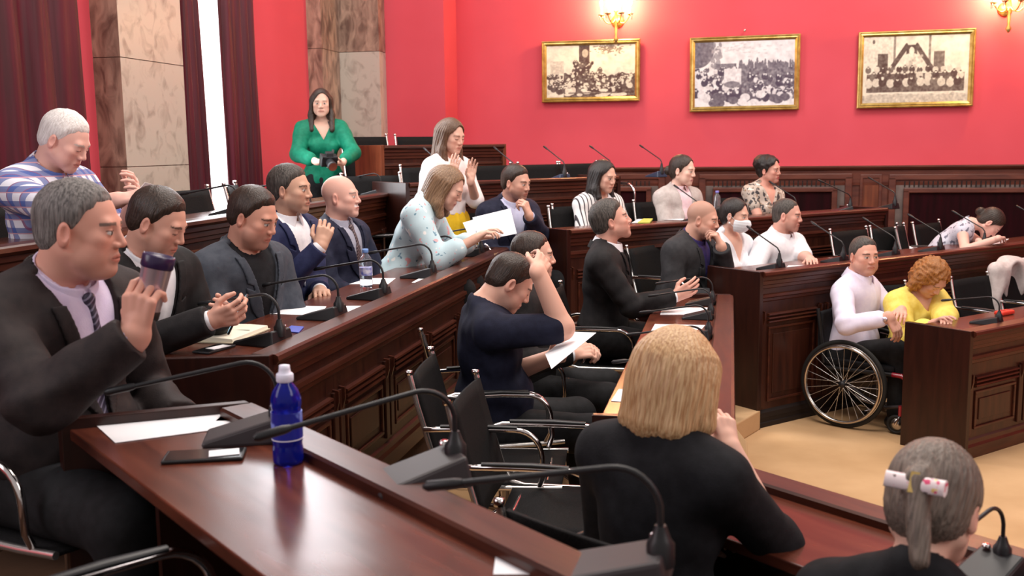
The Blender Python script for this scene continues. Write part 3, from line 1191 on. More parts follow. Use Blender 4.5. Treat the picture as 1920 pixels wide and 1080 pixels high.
class Person:
    """joints in a root frame: y+ faces forward, z up, origin on the floor"""

    def __init__(s, label, head, face, tier=0, lean=5, side=0, twist=0, hyaw=0, hpitch=0, hroll=0, sc=1.0, female=False, stand=False,
                 neckf=12, skin=TAN, arms=None, belly=1.0, fine=.0035, legs=None, headsc=1.0, bend=.5, pel=None, fat=1.0):
        s.label, s.sc, s.female, s.stand, s.skin, s.fine, s.hs, s.fat = label, sc, female, stand, skin, fine, headsc * sc, fat
        s.belly = belly
        hw = at_d(*head)
        # face: world heading from +Y towards +X
        s.rz = -R(face)
        Rw = rotz(s.rz)
        # torso chain built from a pelvis at the origin
        Rl = rotz(-R(twist) * .5) @ roty(R(side) * bend) @ rotx(-R(lean) * bend)
        Ru = rotz(-R(twist)) @ roty(R(side)) @ rotx(-R(lean))
        P = V3(0, 0, 0)
        W = P + Rl @ V3(0, 0, .19) * sc
        s.Rl, s.Ru = Rl, Ru
        NK = W + Ru @ V3(0, -.015, .30) * sc
        Rn = rotz(-R(twist + hyaw * .3)) @ roty(R(side)) @ rotx(-R(lean * .75 + neckf + hpitch * .35))
        HC = NK + Rn @ V3(0, .005, .155) * sc
        s.Rh = rotz(-R(twist) - R(hyaw)) @ rotx(-R(hpitch)) @ roty(R(hroll))
        hl = Rw.T @ np.array(hw)        # head centre in a world-rotated frame
        off = hl - HC
        s.root = Rw @ V3(off[0], off[1], 0)
        s.pz = hw[2] - HC[2] - tier
        print('PERSON %-46s pelvis above tier %.2f' % (label[:46], s.pz))
        up = V3(0, 0, hw[2] - HC[2] - tier)
        s.P, s.W, s.NK, s.HC = P + up, W + up, NK + up, HC + up
        s.tier = tier
        sw = (.160 if female else .182) * sc * (1 + (fat - 1) * .5)
        s.S = [s.W + Ru @ V3(sg * sw, -.01, .235) * sc ** 0 for sg in (-1, 1)]
        s.S = [s.W + Ru @ (V3(sg * sw / sc, -.01, .225) * sc) for sg in (-1, 1)]
        s.hip = [s.P + Rl @ V3(sg * .09 * sc, 0, -.03) for sg in (-1, 1)]
        s.Rw = Rw
        s.o = thing('person', label, 'person', (s.root[0], s.root[1], tier), s.rz)
        s.LU, s.LF = .285 * sc, .255 * sc
        arms = arms or {}
        s.E, s.Wr, s.hand = [None, None], [None, None], [None, None]
        for i, key in enumerate('LR'):
            sg = -1 if key == 'L' else 1
            a = arms.get(key, {})
            t = a.get('to', ('t', sg * .14, .36, .06))
            k, v = t[0], V3(*t[1:])
            if k == 'h': T = s.HC + s.Rh @ (v * sc)
            elif k == 's': T = (s.S[0] + s.S[1]) / 2 + v
            elif k == 't': T = s.P + v
            elif k == 'p': T = s.toL(at_d(*t[1:]))
            elif k == 'w': T = s.toL(Vector(v))
            d = T - s.S[i]
            L = np.linalg.norm(d)
            mx = (s.LU + s.LF) * .985
            if L > mx:
                T = s.S[i] + d / L * mx
                d = T - s.S[i]
                L = mx
            pole = unit(a.get('pole', (sg * .5, -.4, -1)))
            x = (L * L + s.LU ** 2 - s.LF ** 2) / (2 * L)
            hh = math.sqrt(max(s.LU ** 2 - x * x, 1e-6))
            pn = pole - unit(d) * (pole @ unit(d))
            s.E[i] = s.S[i] + unit(d) * x + unit(pn) * hh
            s.Wr[i] = T
            fa = unit(T - s.E[i])
            fd = unit(a.get('fdir', fa))
            if 'fdirh' in a: fd = unit(s.Rh @ V3(*a['fdirh']))
            pd = V3(*a.get('palm', (0, 0, -1)))
            if 'palmh' in a: pd = s.Rh @ V3(*a['palmh'])
            pd = unit(pd - fd * (pd @ fd))
            s.hand[i] = (fd, pd, a.get('curl', .35), a.get('spread', .1), a.get('thumb', .3))
        s.knee, s.ank, s.toe = [], [], []
        if stand:
            for i, sg in enumerate((-1, 1)):
                an = V3(s.hip[i][0] + sg * .02, s.hip[i][1] * .5 - .01, .08)
                s.ank.append(an)
                s.knee.append((s.hip[i] + an) / 2 + V3(0, .03, .02))
                s.toe.append(an + V3(sg * .03, .15, -.04))
        else:
            lg = legs or {}
            for i, sg in enumerate((-1, 1)):
                q = lg.get('LR'[i], {})
                kn = s.hip[i] + V3(sg * .06 + q.get('dx', 0), .43 + q.get('ky', 0), q.get('kz', -.02)) * sc
                an = V3(kn[0] + sg * .0 + q.get('ax', 0), kn[1] + q.get('ay', .02), .08 + q.get('az', 0))
                s.knee.append(kn)
                s.ank.append(an)
                s.toe.append(an + V3(0, .15, -.04))

    def toL(s, wv):
        return s.Rw.T @ (np.array(wv) - V3(s.root[0], s.root[1], s.tier))

    # ---- shapes shared by skin and clothes
    def torso(s, F, t=0.0, k=.05, neck=False, pads=0):
        sc, Ru, Rl = s.sc, s.Ru, s.Rl
        f = 1.0 if not s.female else .88
        f *= s.fat
        F.ell(s.W + Ru @ V3(0, .008, .12) * sc, np.array([.145 * f, .108 * f, .18]) * sc + t, Ru, k)
        F.cone(s.W + Ru @ V3(-.10, 0, .215) * sc, s.W + Ru @ V3(.10, 0, .215) * sc, .075 * sc * f + t, .075 * sc * f + t, k)
        F.cone(s.S[0] + (s.S[1] - s.S[0]) * .06, s.S[1] + (s.S[0] - s.S[1]) * .06, .056 * sc + t + pads, .056 * sc + t + pads, k)
        mid = (s.P + s.W) / 2
        F.ell(mid + Rl @ V3(0, .015 + .03 * (s.belly - 1), 0) * sc, np.array([.138 * f * (1 + .3 * (s.belly - 1)), .105 * f * s.belly, .15]) * sc + t, Rl, k)
        F.ell(s.P, np.array([.165 * (1.0 if not s.female else 1.02) * s.fat, .12 * s.fat, .12]) * sc + t, Rl, k)
        if s.female:
            for sg in (-1, 1):
                F.ell(s.W + Ru @ V3(sg * .065, .085, .085) * sc, np.array([.058, .055, .06]) * sc + t * .6, Ru, .04)
        for i in (0, 1):
            F.cone(s.NK + Ru @ V3(0, -.015, .02) * sc, s.S[i] + Ru @ V3(0, -.01, .015) * sc, .040 * sc + t * .7, .040 * sc + t, .04)

    def sleeve(s, F, i, t, upto=1.0, ru=.052, re=.043, rw=.031, k=.025):
        S, E, W_ = s.S[i], s.E[i], s.Wr[i]
        sc = s.sc * (.86 if s.female else 1.0) * (1 + (s.fat - 1) * .6)
        if upto <= .5:
            q = S + (E - S) * (upto / .5)
            F.cone(S, q, ru * sc + t, (ru + (re - ru) * upto * 2) * sc + t, k)
        else:
            F.cone(S, E, ru * sc + t, re * sc + t, k)
            u = (upto - .5) / .5
            F.cone(E, E + (W_ - E) * u, re * sc + t, (re + (rw - re) * u) * sc + t, k)

    def legs_(s, F, t, k=.04, hem=1.0):
        for i in (0, 1):
            H_, K_, A_ = s.hip[i], s.knee[i], s.ank[i]
            g = s.sc * s.fat
            F.cone(H_, K_, .083 * g + t, .058 * g + t, k)
            F.cone(K_, K_ + (A_ - K_) * hem, .056 * g + t, (.056 - .018 * hem) * g + t, k)

    def headshape(s, F):
        h = s.hs
        def T(*v): return s.HC + s.Rh @ (V3(*v) * h)
        M = s.Rh
        f = s.female
        F.ell(T(0, -.015, .035), V3(.074, .096, .086) * h, M, .0)
        F.ell(T(0, .030, -.020), V3(.060 if f else .063, .060, .083) * h, M, .03)
        for sg in (-1, 1):
            F.cone(T(sg * .050, .0, -.048), T(sg * .018, .062, -.088), .024 * h, .020 * h, .025)
            F.ell(T(sg * .042, .058, -.018), V3(.022, .022, .020) * h, M, .02)
            F.ell(T(sg * .038, .050, -.055), V3(.024, .026, .028) * h, M, .02)
        F.ell(T(0, .072, -.094), V3(.022, .018, .018) * h, M, .02)
        F.cone(T(-.034, .076, .022), T(.034, .076, .022), .012 * h, .012 * h, .018)
        for sg in (-1, 1):      # eye sockets
            F.ell(T(sg * .031, .099, .002), V3(.019, .016, .013) * h, M, .012, 'sub')
        F.cone(T(0, .084, .014), T(0, .103, -.026), .0075 * h, .0110 * h, .012)
        for sg in (-1, 1):
            F.ell(T(sg * .0125, .093, -.031), V3(.009, .011, .008) * h, M, .006)
            F.ell(T(sg * .0075, .096, -.040), V3(.0035, .006, .004) * h, M, .003, 'sub')
            F.ell(T(sg * .031, .075, .002), V3(.0145, .0145, .0135) * h, M, .004)
        F.ell(T(0, .082, -.062), V3(.026, .012, .018) * h, M, .012)
        F.cone(T(-.017, .087, -.0585), T(.017, .087, -.0585), .0048 * h, .0048 * h, .006)
        F.cone(T(-.006, .092, -.0575), T(.006, .092, -.0575), .0050 * h, .0050 * h, .006)
        F.cone(T(-.013, .087, -.068), T(.013, .087, -.068), .0062 * h, .0062 * h, .006)
        F.cone(T(-.020, .093, -.0632), T(.020, .093, -.0632), .0016 * h, .0016 * h, .003, 'sub')
        for sg in (-1, 1):
            F.ell(T(sg * .079, -.010, -.008), V3(.009, .019, .031) * h, M @ rotz(sg * -.35), .008)
            F.ell(T(sg * .087, -.004, -.004), V3(.006, .011, .018) * h, M @ rotz(sg * -.35), .004, 'sub')
        if s.fat > 1.12:
            for sg in (-1, 1): F.ell(T(sg * .040, .030, -.066), V3(.034, .036, .034) * h, M, .02)
            F.ell(T(0, .035, -.098), V3(.045, .036, .026) * h, M, .025)
        n0 = s.NK + s.Ru @ V3(0, -.005, -.01) * s.sc
        nr = (.046 if f else .056) * s.hs * (1 + (s.fat - 1) * .5)
        F.cone(n0, T(0, -.028, -.045), nr * 1.08, nr, .03)

    def handshape(s, F, i):
        W_ = s.Wr[i]
        fd, pd, curl, spread, th = s.hand[i]
        g = s.sc * (.88 if s.female else 1.0)
        sd = np.cross(fd, pd) * (1 if i == 1 else -1)   # towards the thumb side
        sd = unit(sd)
        back = -pd
        W0 = W_ + fd * .012
        # palm
        kn = []
        for j, off in enumerate((.031, .011, -.010, -.030)):
            kx = W_ + fd * (.088 - .006 * abs(j - 1.2)) * g + sd * off * g + back * .002
            kn.append(kx)
            F.cone(W0 + sd * off * .62 * g, kx, .0145 * g, .0118 * g, .010)
        F.cone(W_ - fd * .02, W0 + fd * .02, .0255 * g, .021 * g, .012)
        lens = ((.040, .024, .020), (.045, .028, .021), (.041, .026, .020), (.032, .020, .018))
        for j in range(4):
            p = kn[j]
            ang = 0.0
            cj = curl * (1 + .10 * (j - 1))
            base = unit(fd + sd * spread * (1.5 - j) * .5)
            for q, L in enumerate(lens[j]):
                ang += cj * (1.1, 1.25, .8)[q]
                d = base * math.cos(ang) + pd * math.sin(ang)
                e = p + d * L * g
                r0, r1 = (.0093, .0086, .0078)[q] * g, (.0086, .0078, .0066)[q] * g
                F.cone(p, e, r0, r1, .003)
                p = e
        # thumb
        p = W_ + fd * .020 * g + sd * .022 * g + pd * .006
        d1 = unit(fd * .62 + sd * (.75 - .2 * th) + pd * (.35 + .3 * th))
        e = p + d1 * .042 * g
        F.cone(p, e, .0150 * g, .0112 * g, .010)
        d2 = unit(fd * .85 + sd * (.35 - .5 * th) + pd * (.25 + .6 * th))
        e2 = e + d2 * .030 * g
        F.cone(e, e2, .0108 * g, .0098 * g, .004)
        d3 = unit(fd * .9 + sd * (.15 - .6 * th) + pd * (.25 + .7 * th))
        F.cone(e2, e2 + d3 * .024 * g, .0098 * g, .0080 * g, .004)

    def skincol(s, opts):
        base = s.skin
        hc, Rh, h = s.HC, s.Rh, s.hs
        brow_c = V3(*opts.get('brow', (.06, .035, .025)))
        stub = opts.get('stubble', 0)
        lipc = V3(*opts.get('lip', (base[0] * .80, base[1] * .52, base[2] * .52)))
        iris = V3(*opts.get('iris', (.05, .03, .02)))
        closed = opts.get('closed', False)
        must = opts.get('moustache', None)

        def f(P):
            L = ((P - hc.astype(F32)) @ Rh) / h
            x, y, z = L[:, 0], L[:, 1], L[:, 2]
            C = np.tile(base, (len(P), 1)).astype(np.float64)
            def mixc(m, c):
                C[:] = C * (1 - m[:, None]) + c * m[:, None]
            inh = (np.abs(x) < .11) & (y > -.13) & (y < .14) & (z > -.13) & (z < .14)
            inh = inh.astype(float)
            ax = np.abs(x)
            # warm cheeks, nose and ears
            ck = np.exp(-(((ax - .045) / .022) ** 2 + ((z + .030) / .022) ** 2)) * (y > .03)
            ns = np.exp(-((x / .014) ** 2 + ((z + .03) / .014) ** 2)) * (y > .09)
            er = (ax > .074) & (z < .03) & (z > -.05) & (y < .02)
            mixc(np.clip(ck * .35 + ns * .25 + er * .35, 0, 1) * inh, base * V3(1.06, .72, .70))
            if stub:
                sb = sstep(-.030, -.052, z) * sstep(.0, .02, y) * inh * (z > -.13)
                mixc(sb * stub, base * V3(.45, .42, .42))
                hl = sstep(.02, -.0, ax - .022)
            # mouth
            lp = ((x / .026) ** 2 + ((z + .0635) / .0105) ** 2 < 1) & (y > .07)
            mixc(lp * inh * .75, lipc)
            ln = (ax < .024) & (np.abs(z + .0632) < .0016) & (y > .075)
            mixc(ln * inh * .8, lipc * .35)
            # brows
            bz = .0240 - 7. * (ax - .030) ** 2
            bw = (ax > .013) & (ax < .052) & (np.abs(z - bz) < (.0038 if not s.female else .0024) * (1.2 - 14 * np.maximum(ax - .028, 0))) & (y > .055)
            mixc(bw * inh * .85, brow_c)
            # eyes
            ex, ez = ax - .031, z - .001
            ey = ((ex / .0145) ** 2 + (ez / (.0052)) ** 2 < 1) & (y > .07)
            if closed:
                lid = (np.abs(ez + .003) < .0017) & (np.abs(ex) < .014) & (y > .07)
                mixc(lid * inh * .9, V3(.03, .02, .02))
            else:
                mixc(ey * inh, V3(.62, .58, .55))
                gz = opts.get('gaze', 0.0)
                ir = (((np.where(x > 0, ex, -ex) - gz) ** 2 + ez ** 2) < .0056 ** 2) & ey
                mixc(ir * inh, iris)
                lid = (np.abs(ez - .0058) < .0017) & (np.abs(ex) < .0150) & (y > .07)
                mixc(lid * inh * .85, V3(.035, .022, .02))
            if must is not None:
                mm = (ax < .030) & (np.abs(z + .0495) < .006) & (y > .075)
                mixc(mm * inh * .85, V3(*must))
            if opts.get('scalp') is not None:   # shaved or balding scalp shade
                sc_ = opts['scalp']
                r_ = sstep(.0, .02, z - np.interp(y, [-.1, -.02, .03, .06, .09], [-.06, -.02, .03, .055, .068])) * (y < .095)
                mixc(r_ * inh * sc_[3], V3(*sc_[:3]))
            return C
        return f

    def body(s, opts=None, legs=True, bare_legs=False):
        opts = opts or {}
        fine = s.fine
        pts = np.array([s.HC, s.P, s.S[0], s.S[1], s.E[0], s.E[1], s.Wr[0], s.Wr[1]] + ([s.knee[0], s.knee[1], s.ank[0], s.ank[1]]))
        lo, hi = pts.min(0) - .2, pts.max(0) + .2
        lo[2] = min(lo[2], .0)
        lo[2] = max(lo[2], -.02)
        iv = [[], [], []]
        for i in range(3):
            iv[i].append((s.HC[i] - .135 * s.hs, s.HC[i] + .135 * s.hs))
            for j in (0, 1):
                fd = s.hand[j][0]
                c = s.Wr[j] + fd * .07
                iv[i].append((c[i] - .095, c[i] + .095))
        F = Fld(*[axis_pts(lo[i], hi[i], fine, .014, iv[i]) for i in range(3)])
        s.torso(F, -.004)
        for i in (0, 1):
            s.sleeve(F, i, 0)
            s.handshape(F, i)
        s.legs_(F, -.004)
        for i in (0, 1):
            F.cone(s.ank[i] + V3(0, -.03, -.035), s.toe[i], .034, .026, .02)
        # keep the head crisp: evaluate it on its own and join smoothly at the neck
        G = Fld(*F.ax)
        s.headshape(G)
        F.merge((slice(None),) * 3, G.D, .02)
        s.F_ax = F.ax
        b = F.obj('body', skin_mat(), s.o, smooth=1, col=s.skincol(opts))
        return b

    # ---- clothes
    def grid(s, h=.008, legs=False):
        pts = [s.P, s.NK, s.S[0], s.S[1], s.E[0], s.E[1], s.Wr[0], s.Wr[1]]
        if legs: pts = [s.P, s.hip[0], s.hip[1]] + s.knee + s.ank + s.toe
        pts = np.array(pts)
        m = .16
        return Fld.uni(pts.min(0) - m, pts.max(0) + m, h)

    def ribs(s, F):
        return F.coords(s.W, s.Ru)

    def folds(s, F, amp=.003, seed=0):
        if amp <= 0: return
        x, y, z = [a.astype(F32) for a in np.ix_(*F.ax)]
        rng = np.random.RandomState(seed + 7)
        p = rng.rand(6) * 6.28
        n = np.sin(31 * x + 17 * z + 2.2 * np.sin(19 * y + p[0]) + p[1]) * np.sin(23 * z + 13 * y + 1.7 * np.sin(21 * x + p[2]) + p[3])
        n2 = np.sin(66 * z - 35 * y + 2.5 * np.sin(16 * x + p[4]) + p[5])
        near = np.ones_like(F.D) * .35
        for i in (0, 1):
            E = s.E[i]
            d2 = (x - F32(E[0])) ** 2 + (y - F32(E[1])) ** 2 + (z - F32(E[2])) ** 2
            near += np.exp(-d2 / .012) * 1.3
        F.D += (amp * (n * .8 + n2 * .6 * near)).astype(F32)

    def neckband(s, m, name, off, flare, top, low, leaves, ycut=9.0):
        """a turned-down collar following the neck"""
        h = s.hs
        n0 = s.NK + s.Ru @ V3(0, -.005, -.01) * s.sc
        n1 = s.HC + s.Rh @ (V3(0, -.028, -.045) * h)
        nr = (.046 if s.female else .056) * h * (1 + (s.fat - 1) * .5)
        ax = unit(n1 - n0)
        fw = s.Ru @ V3(0, 1, 0)
        fw = unit(fw - ax * (fw @ ax))
        sd = np.cross(fw, ax)
        M = np.stack([sd, fw, ax], 1)
        F = Fld.uni(n0 - .17, n0 + .17, .0036)
        x, y, z = F.coords(n0 + ax * .01, M)
        r = np.sqrt(x * x + ((y - (.014 if leaves else 0)) * .92) ** 2)
        yn = np.clip(y / .07, -1, 1)
        tp = top - .016 - .010 * yn * (1 if leaves else .3)
        R_ = nr * 1.06 + off + flare * np.clip((tp - z) / .05, 0, 1.6)
        d = np.abs(r - R_) - .0032
        bot = low - (.030 * np.clip(yn, 0, 1) ** 2 if leaves else 0)
        d = np.maximum.reduce([d, z - tp, bot - z])
        if leaves:
            d = np.maximum(d, -np.maximum(np.abs(x) - .005 - .42 * np.clip(tp - z, 0, 1), -y))
        if ycut < 1: d = np.maximum(d, y - .028 + .4 * (z))
        F.D = d.astype(F32)
        return F.obj(name, m, s.o, smooth=1)

    def lapels(s, m, t, wv, apex, open_, pads):
        c = s.W + s.Ru @ V3(0, .08, .12)
        F = Fld.uni(c - .24, c + .24, .0045)
        s.torso(F, t + .002, pads=pads)
        x, y, z = s.ribs(F)
        w = np.maximum(wv * (z - apex) / (.27 - apex), open_ if open_ else -.02)
        lw = .052 * sstep(-.0, .14, z - apex) * (1 - .30 * sstep(.17, .22, z)) + .004
        ax_ = np.abs(x)
        notch = .012 - np.abs(z - .172 - .5 * (ax_ - w)) * 1.2
        notch = np.minimum(notch, ax_ - w - .020)
        d = np.maximum.reduce([np.abs(F.D - .004) - .0042, w - ax_ - .001, ax_ - w - lw, -y + .0, apex - z + .012, z - .31, notch])
        F.D = d.astype(F32)
        return F.obj('lapel', m, s.o, smooth=1)

    def jacket(s, m, shirt=None, tie=None, t=.020, wv=.078, apex=-.03, open_=0.0, hem=-.16, lapel=True, fold=.0032, name='jacket', collar=True, pads=.008, sleeves=1.0, cuffs=True, cardigan=False):
        F = s.grid(.0075)
        s.torso(F, t, pads=pads)
        x, y, z = s.ribs(F)
        s.folds(F, fold, int(abs(s.root[0] * 97)))
        f = s.fat
        # front opening
        w = np.maximum(wv * (z - apex) / (.27 - apex), open_ if open_ else -.02)
        v = np.maximum(np.abs(x) - w, -y + .0)
        Ft = F.D.copy()
        F.D = np.maximum(F.D, -v * .9)
        if lapel: s.lapels(m, t, wv, apex, open_, pads)
        # neck hole and hem
        nx, ny, nz = F.coords(s.NK, s.Ru)
        hole = np.sqrt(nx ** 2 + (ny - .02) ** 2) - .062 * s.sc * f
        F.D = np.maximum(F.D, -np.maximum(hole, -nz - .03))
        if collar: s.neckband(m, 'jacket_collar', .018, .012, .046, -.012, False, .10)
        F.D = np.maximum(F.D, (hem - z) if not cardigan else (hem - z))
        G = Fld(*F.ax)
        for i in (0, 1):
            s.sleeve(G, i, t - .001, sleeves * .985)
            if pads: pass
        s.folds(G, fold * 1.3, 3)
        for i in (0, 1):
            if sleeves >= 1:
                d = unit(s.Wr[i] - s.E[i])
                c = s.Wr[i] - d * .012
                px, py, pz = [a - F32(c[j]) for j, a in enumerate(np.ix_(*G.ax))]
                dd = px * F32(d[0]) + py * F32(d[1]) + pz * F32(d[2])
                r2 = px * px + py * py + pz * pz
                G.D = np.where(r2 < .08 ** 2, np.maximum(G.D, dd), G.D)
        h = np.maximum(.03 - np.abs(F.D - G.D), 0) / .03
        F.D = (np.minimum(F.D, G.D) - h * h * .03 / 4).astype(F32)
        o = F.obj(name, m, s.o)
        if shirt is not None: s.shirt(shirt, tie, cuffs=cuffs)
        return o

    def shirt(s, m, tie=None, t=.008, cuffs=True, collar=True, wide=.028, name='shirt'):
        F = s.grid(.0065)
        s.torso(F, t)
        nx, ny, nz = F.coords(s.NK, s.Ru)
        x, y, z = s.ribs(F)
        Ft = F.D.copy()
        F.D = np.maximum(F.D, -np.maximum(np.sqrt(nx ** 2 + (ny - .02) ** 2) - .055 * s.sc, -nz - .03))
        pl = np.maximum.reduce([Ft - .003, np.abs(x) - .012, -y])
        F.D = np.minimum(F.D, pl)
        if collar: s.neckband(m, 'shirt_collar', max(.008, t), .016, .068, -.008, True)
        F.D = np.maximum(F.D, -.20 - z)
        if cuffs:
            for i in (0, 1):
                d = unit(s.Wr[i] - s.E[i])
                g = s.sc * (.86 if s.female else 1)
                F.cone(s.Wr[i] - d * .045, s.Wr[i] - d * .012, .036 * g, .036 * g, 0)
        F.obj(name, m, s.o)
        if tie is not None:
            T = s.grid(.005)
            s.torso(T, t + .006)
            x, y, z = s.ribs(T)
            w = .016 + .024 * sstep(.24, -.12, z) - .006 * sstep(.19, .21, z)
            T.D = np.maximum.reduce([T.D - .004, np.abs(x) - w, -y, z - .30, -.14 - z])
            kx = s.W + s.Ru @ (V3(0, .078 * (1 + (s.fat - 1) * .8), .285) * s.sc)
            T.ell(kx, (.019, .016, .022), s.Ru, .008)
            T.obj('tie', tie, s.o)

    def top(s, m, t=.012, sleeves=.32, neck=.07, vneck=0.0, hem=-.2, collar=False, fold=.0035, name='t_shirt', cape=0.0, puff=0.0, neckdrop=.03, h=.0065, placket=False):
        F = s.grid(h)
        s.torso(F, t)
        s.folds(F, fold, 5)
        x, y, z = s.ribs(F)
        nx, ny, nz = F.coords(s.NK, s.Ru)
        Ft = F.D.copy()
        hole = np.maximum(np.sqrt(nx ** 2 + (ny - .02) ** 2) - neck * s.sc, -nz - neckdrop)
        F.D = np.maximum(F.D, -hole)
        if vneck:
            v = np.maximum(np.abs(x) - .07 * (z - (.27 - vneck)) / vneck, -y)
            v = np.where(z < .27 - vneck, 1, v)
            F.D = np.maximum(F.D, -v)
        F.D = np.maximum(F.D, hem - z)
        for i in (0, 1):
            if sleeves > 0:
                s.sleeve(F, i, t + .003 + puff, sleeves)
                if puff: F.ell(s.S[i] + (s.E[i] - s.S[i]) * .25, (.062 + puff,) * 3, None, .03)
        if placket:
            F.D = np.minimum(F.D, np.maximum.reduce([Ft - .003, np.abs(x) - .016, -y, .10 - z, z - .25]))
        if collar: s.neckband(m, 'shirt_collar', t - .003, .022, .066, -.012, True)
        return F.obj(name, m, s.o)

    def trousers(s, m, shoe=None, t=.012, name='trousers', hem=.93):
        F = s.grid(.010, True)
        F.ell(s.P, np.array([.170 * s.fat, .125 * s.fat, .12]) * s.sc + t, s.Rl, .05)
        s.legs_(F, t, hem=hem)
        F.obj(name, m, s.o)
        if shoe is not None:
            for i in (0, 1):
                b = s.ank[i]
                G = Fld.uni(np.minimum(b, s.toe[i]) - .09, np.maximum(b, s.toe[i]) + .1, .008)
                G.cone(b + V3(0, -.035, -.035), b + V3(0, .13, -.045), .040, .032, .0)
                G.cone(b + V3(0, -.01, .02), b + V3(0, .02, -.03), .042, .036, .02)
                zz = G.ax[2][None, None, :]
                G.D = np.maximum(G.D, F32(.003) - zz + F32(0) * G.D)
                G.obj('shoe', shoe, s.o)

    def skirt(s, m, length=.55):
        F = s.grid(.010, True)
        a = s.P + V3(0, 0, .10)
        F.ell(s.P + V3(0, 0, .03), (.165, .125, .14), None, .04)
        F.cone(s.P, s.P - V3(0, 0, length), .15, .19, .06)
        F.D = np.maximum(F.D, F.ax[2][None, None, :] - F32(a[2]) + 0 * F.D)
        x, y, _ = np.ix_(*F.ax)
        F.D += (.006 * np.sin(14 * np.arctan2(y - F32(s.P[1]), x - F32(s.P[0])))).astype(F32)
        F.obj('skirt', m, s.o)

    # ---- hair, in head-local axes
    def hair(s, m, kind='short', vol=.010, line=0.0, length=.2, h=None, seed=0, side_part=0, recede=0.0, widow=0.0):
        g = h or max(.0032, s.fine)
        ext = dict(short=(-.12, -.14, -.12, .12, .13, .16), ring=(-.12, -.14, -.12, .12, .13, .16)).get(kind, (-.17, -.20, -.16 - length, .17, .15, .17))
        F = Fld.uni(ext[:3], ext[3:], g)
        x, y, z = [a + np.zeros_like(F.D) for a in np.ix_(*F.ax)]
        F.ell((0, -.015, .035), (.074 + vol, .096 + vol, .086 + vol), None, 0)
        F.ell((0, -.040, -.02), (.062 + vol, .062 + vol, .07), None, .02)
        ang = np.arctan2(x, y + .02)
        rng = np.random.RandomState(seed)
        # hairline height as a function of y
        hl = np.interp(y, [-.13, -.06, -.03, -.012, .0, .022, .035, .055, .075, .09, .12],
                       [-.080, -.070, -.050, -.010, -.026, .010, .040, .056, .068 + line, .074 + line, .078 + line]).astype(F32)
        hl += np.where(y > .05, recede * np.exp(-((np.abs(x) - .045) / .02) ** 2), 0)
        hl -= np.where(y > .05, widow * np.exp(-(x / .015) ** 2), 0)
        if kind in ('short', 'ring'):
            F.D += ((vol - .001) * (1 - sstep(.0, .050, z - hl))).astype(F32)
            F.D += (.0008 * np.sin(ang * 60 + 5 * np.sin(z * 60)) + .0012 * np.sin(x * 90 + 3 * np.sin(y * 60)) * np.sin(y * 70)).astype(F32)
            cut = (hl - z) * .8
            a_, b_ = F.D, cut
            k = .016
            q = np.maximum(k - np.abs(a_ - b_), 0) / k
            F.D = np.maximum(a_, b_) + q * q * k / 4
            if kind == 'ring':
                F.D = np.maximum(F.D, z - .048 + np.where(y > .0, y * .6, 0))
            # ears free
            for sg in (-1, 1): F.ell((sg * .088, -.006, -.010), (.022, .021, .030), None, .006, 'sub')
        else:
            if kind == 'bob':
                L = length
                F.ell((0, -.045, -.02), (.108 + vol, .085 + vol, .11 + L * .30), None, .05)
                for sg in (-1, 1):
                    F.cone((sg * .075, .01, .03), (sg * .098, -.005, -.03 - L), .036, .040, .04)
                    F.cone((sg * .055, -.06, .03), (sg * .070, -.075, -.05 - L), .045, .045, .04)
                F.cone((0, -.08, .03), (0, -.09, -.05 - L), .05, .055, .04)
            elif kind == 'long':
                L = length
                for sg in (-1, 1):
                    F.cone((sg * .068, .004, .03), (sg * .082, .012, -.10), .026, .028, .03)
                    F.cone((sg * .082, .012, -.10), (sg * .085, .055 + max(0, L - .1) * .45, -.05 - L), .030, .024, .03)
                    F.cone((sg * .055, -.055, .02), (sg * .075, -.05, -.05 - L), .045, .032, .04)
                F.cone((0, -.075, .02), (0, -.085, -.04 - L), .055, .045, .05)
            elif kind == 'curly':
                F.ell((0, -.03, -.00), (.108, .115, .118), None, .04)
                for sg in (-1, 1):
                    F.cone((sg * .085, -.01, .02), (sg * .095, -.01, -.02 - length), .042, .045, .04)
                F.cone((0, -.07, 0), (0, -.075, -.03 - length), .07, .075, .04)
                F.D += (.010 * np.sin(x * 95 + 2 * np.sin(z * 50)) * np.sin(y * 90 + 1) * np.sin(z * 85 + 2 * np.sin(x * 40))).astype(F32)
            elif kind == 'bun':
                F.ell((0, -.125, -.015), (.034, .030, .038), None, .015)
            elif kind == 'pony':
                F.ell((0, -.125, .02), (.026, .026, .028), None, .015)
                F.cone((0, -.135, .01), (.03, -.135, -.03 - length), .026, .018, .02)
            elif kind == 'updo':
                F.ell((0, -.075, .055), (.085, .075, .07), None, .03)
                F.cone((.06, .02, .05), (.078, .03, -.045), .018, .012, .02)
                F.cone((-.06, .02, .05), (-.080, .03, -.05), .018, .012, .02)
                F.D += (.004 * np.sin(x * 80 + 2 * np.sin(z * 60)) * np.sin(y * 75)).astype(F32)
            amp = .0012 if kind != 'curly' else 0
            F.D += (amp * np.sin(ang * 34 + 2.5 * np.sin(z * 22 + seed)) + amp * .6 * np.sin(ang * 71 + 4 * np.sin(z * 15))).astype(F32)
            # open the face
            ztop = (.088 + line - .055 * np.clip(np.abs(x + side_part) / .062, 0, 1.3) ** 2 + 0 * y).astype(F32)
            face = np.maximum.reduce([z - ztop - .0, .020 - y + .25 * np.maximum(np.abs(x) - .05, 0), np.abs(x) - (.070 if kind in ('long', 'bob') else .09)])
            face = np.where(z < -.09, np.maximum(np.abs(x) - .062, .02 - y), face) if kind in ('long', 'bob', 'curly') else face
            a_, b_ = F.D, -face.astype(F32)
            k = .012
            q = np.maximum(k - np.abs(a_ - b_), 0) / k
            F.D = np.maximum(a_, b_) + q * q * k / 4
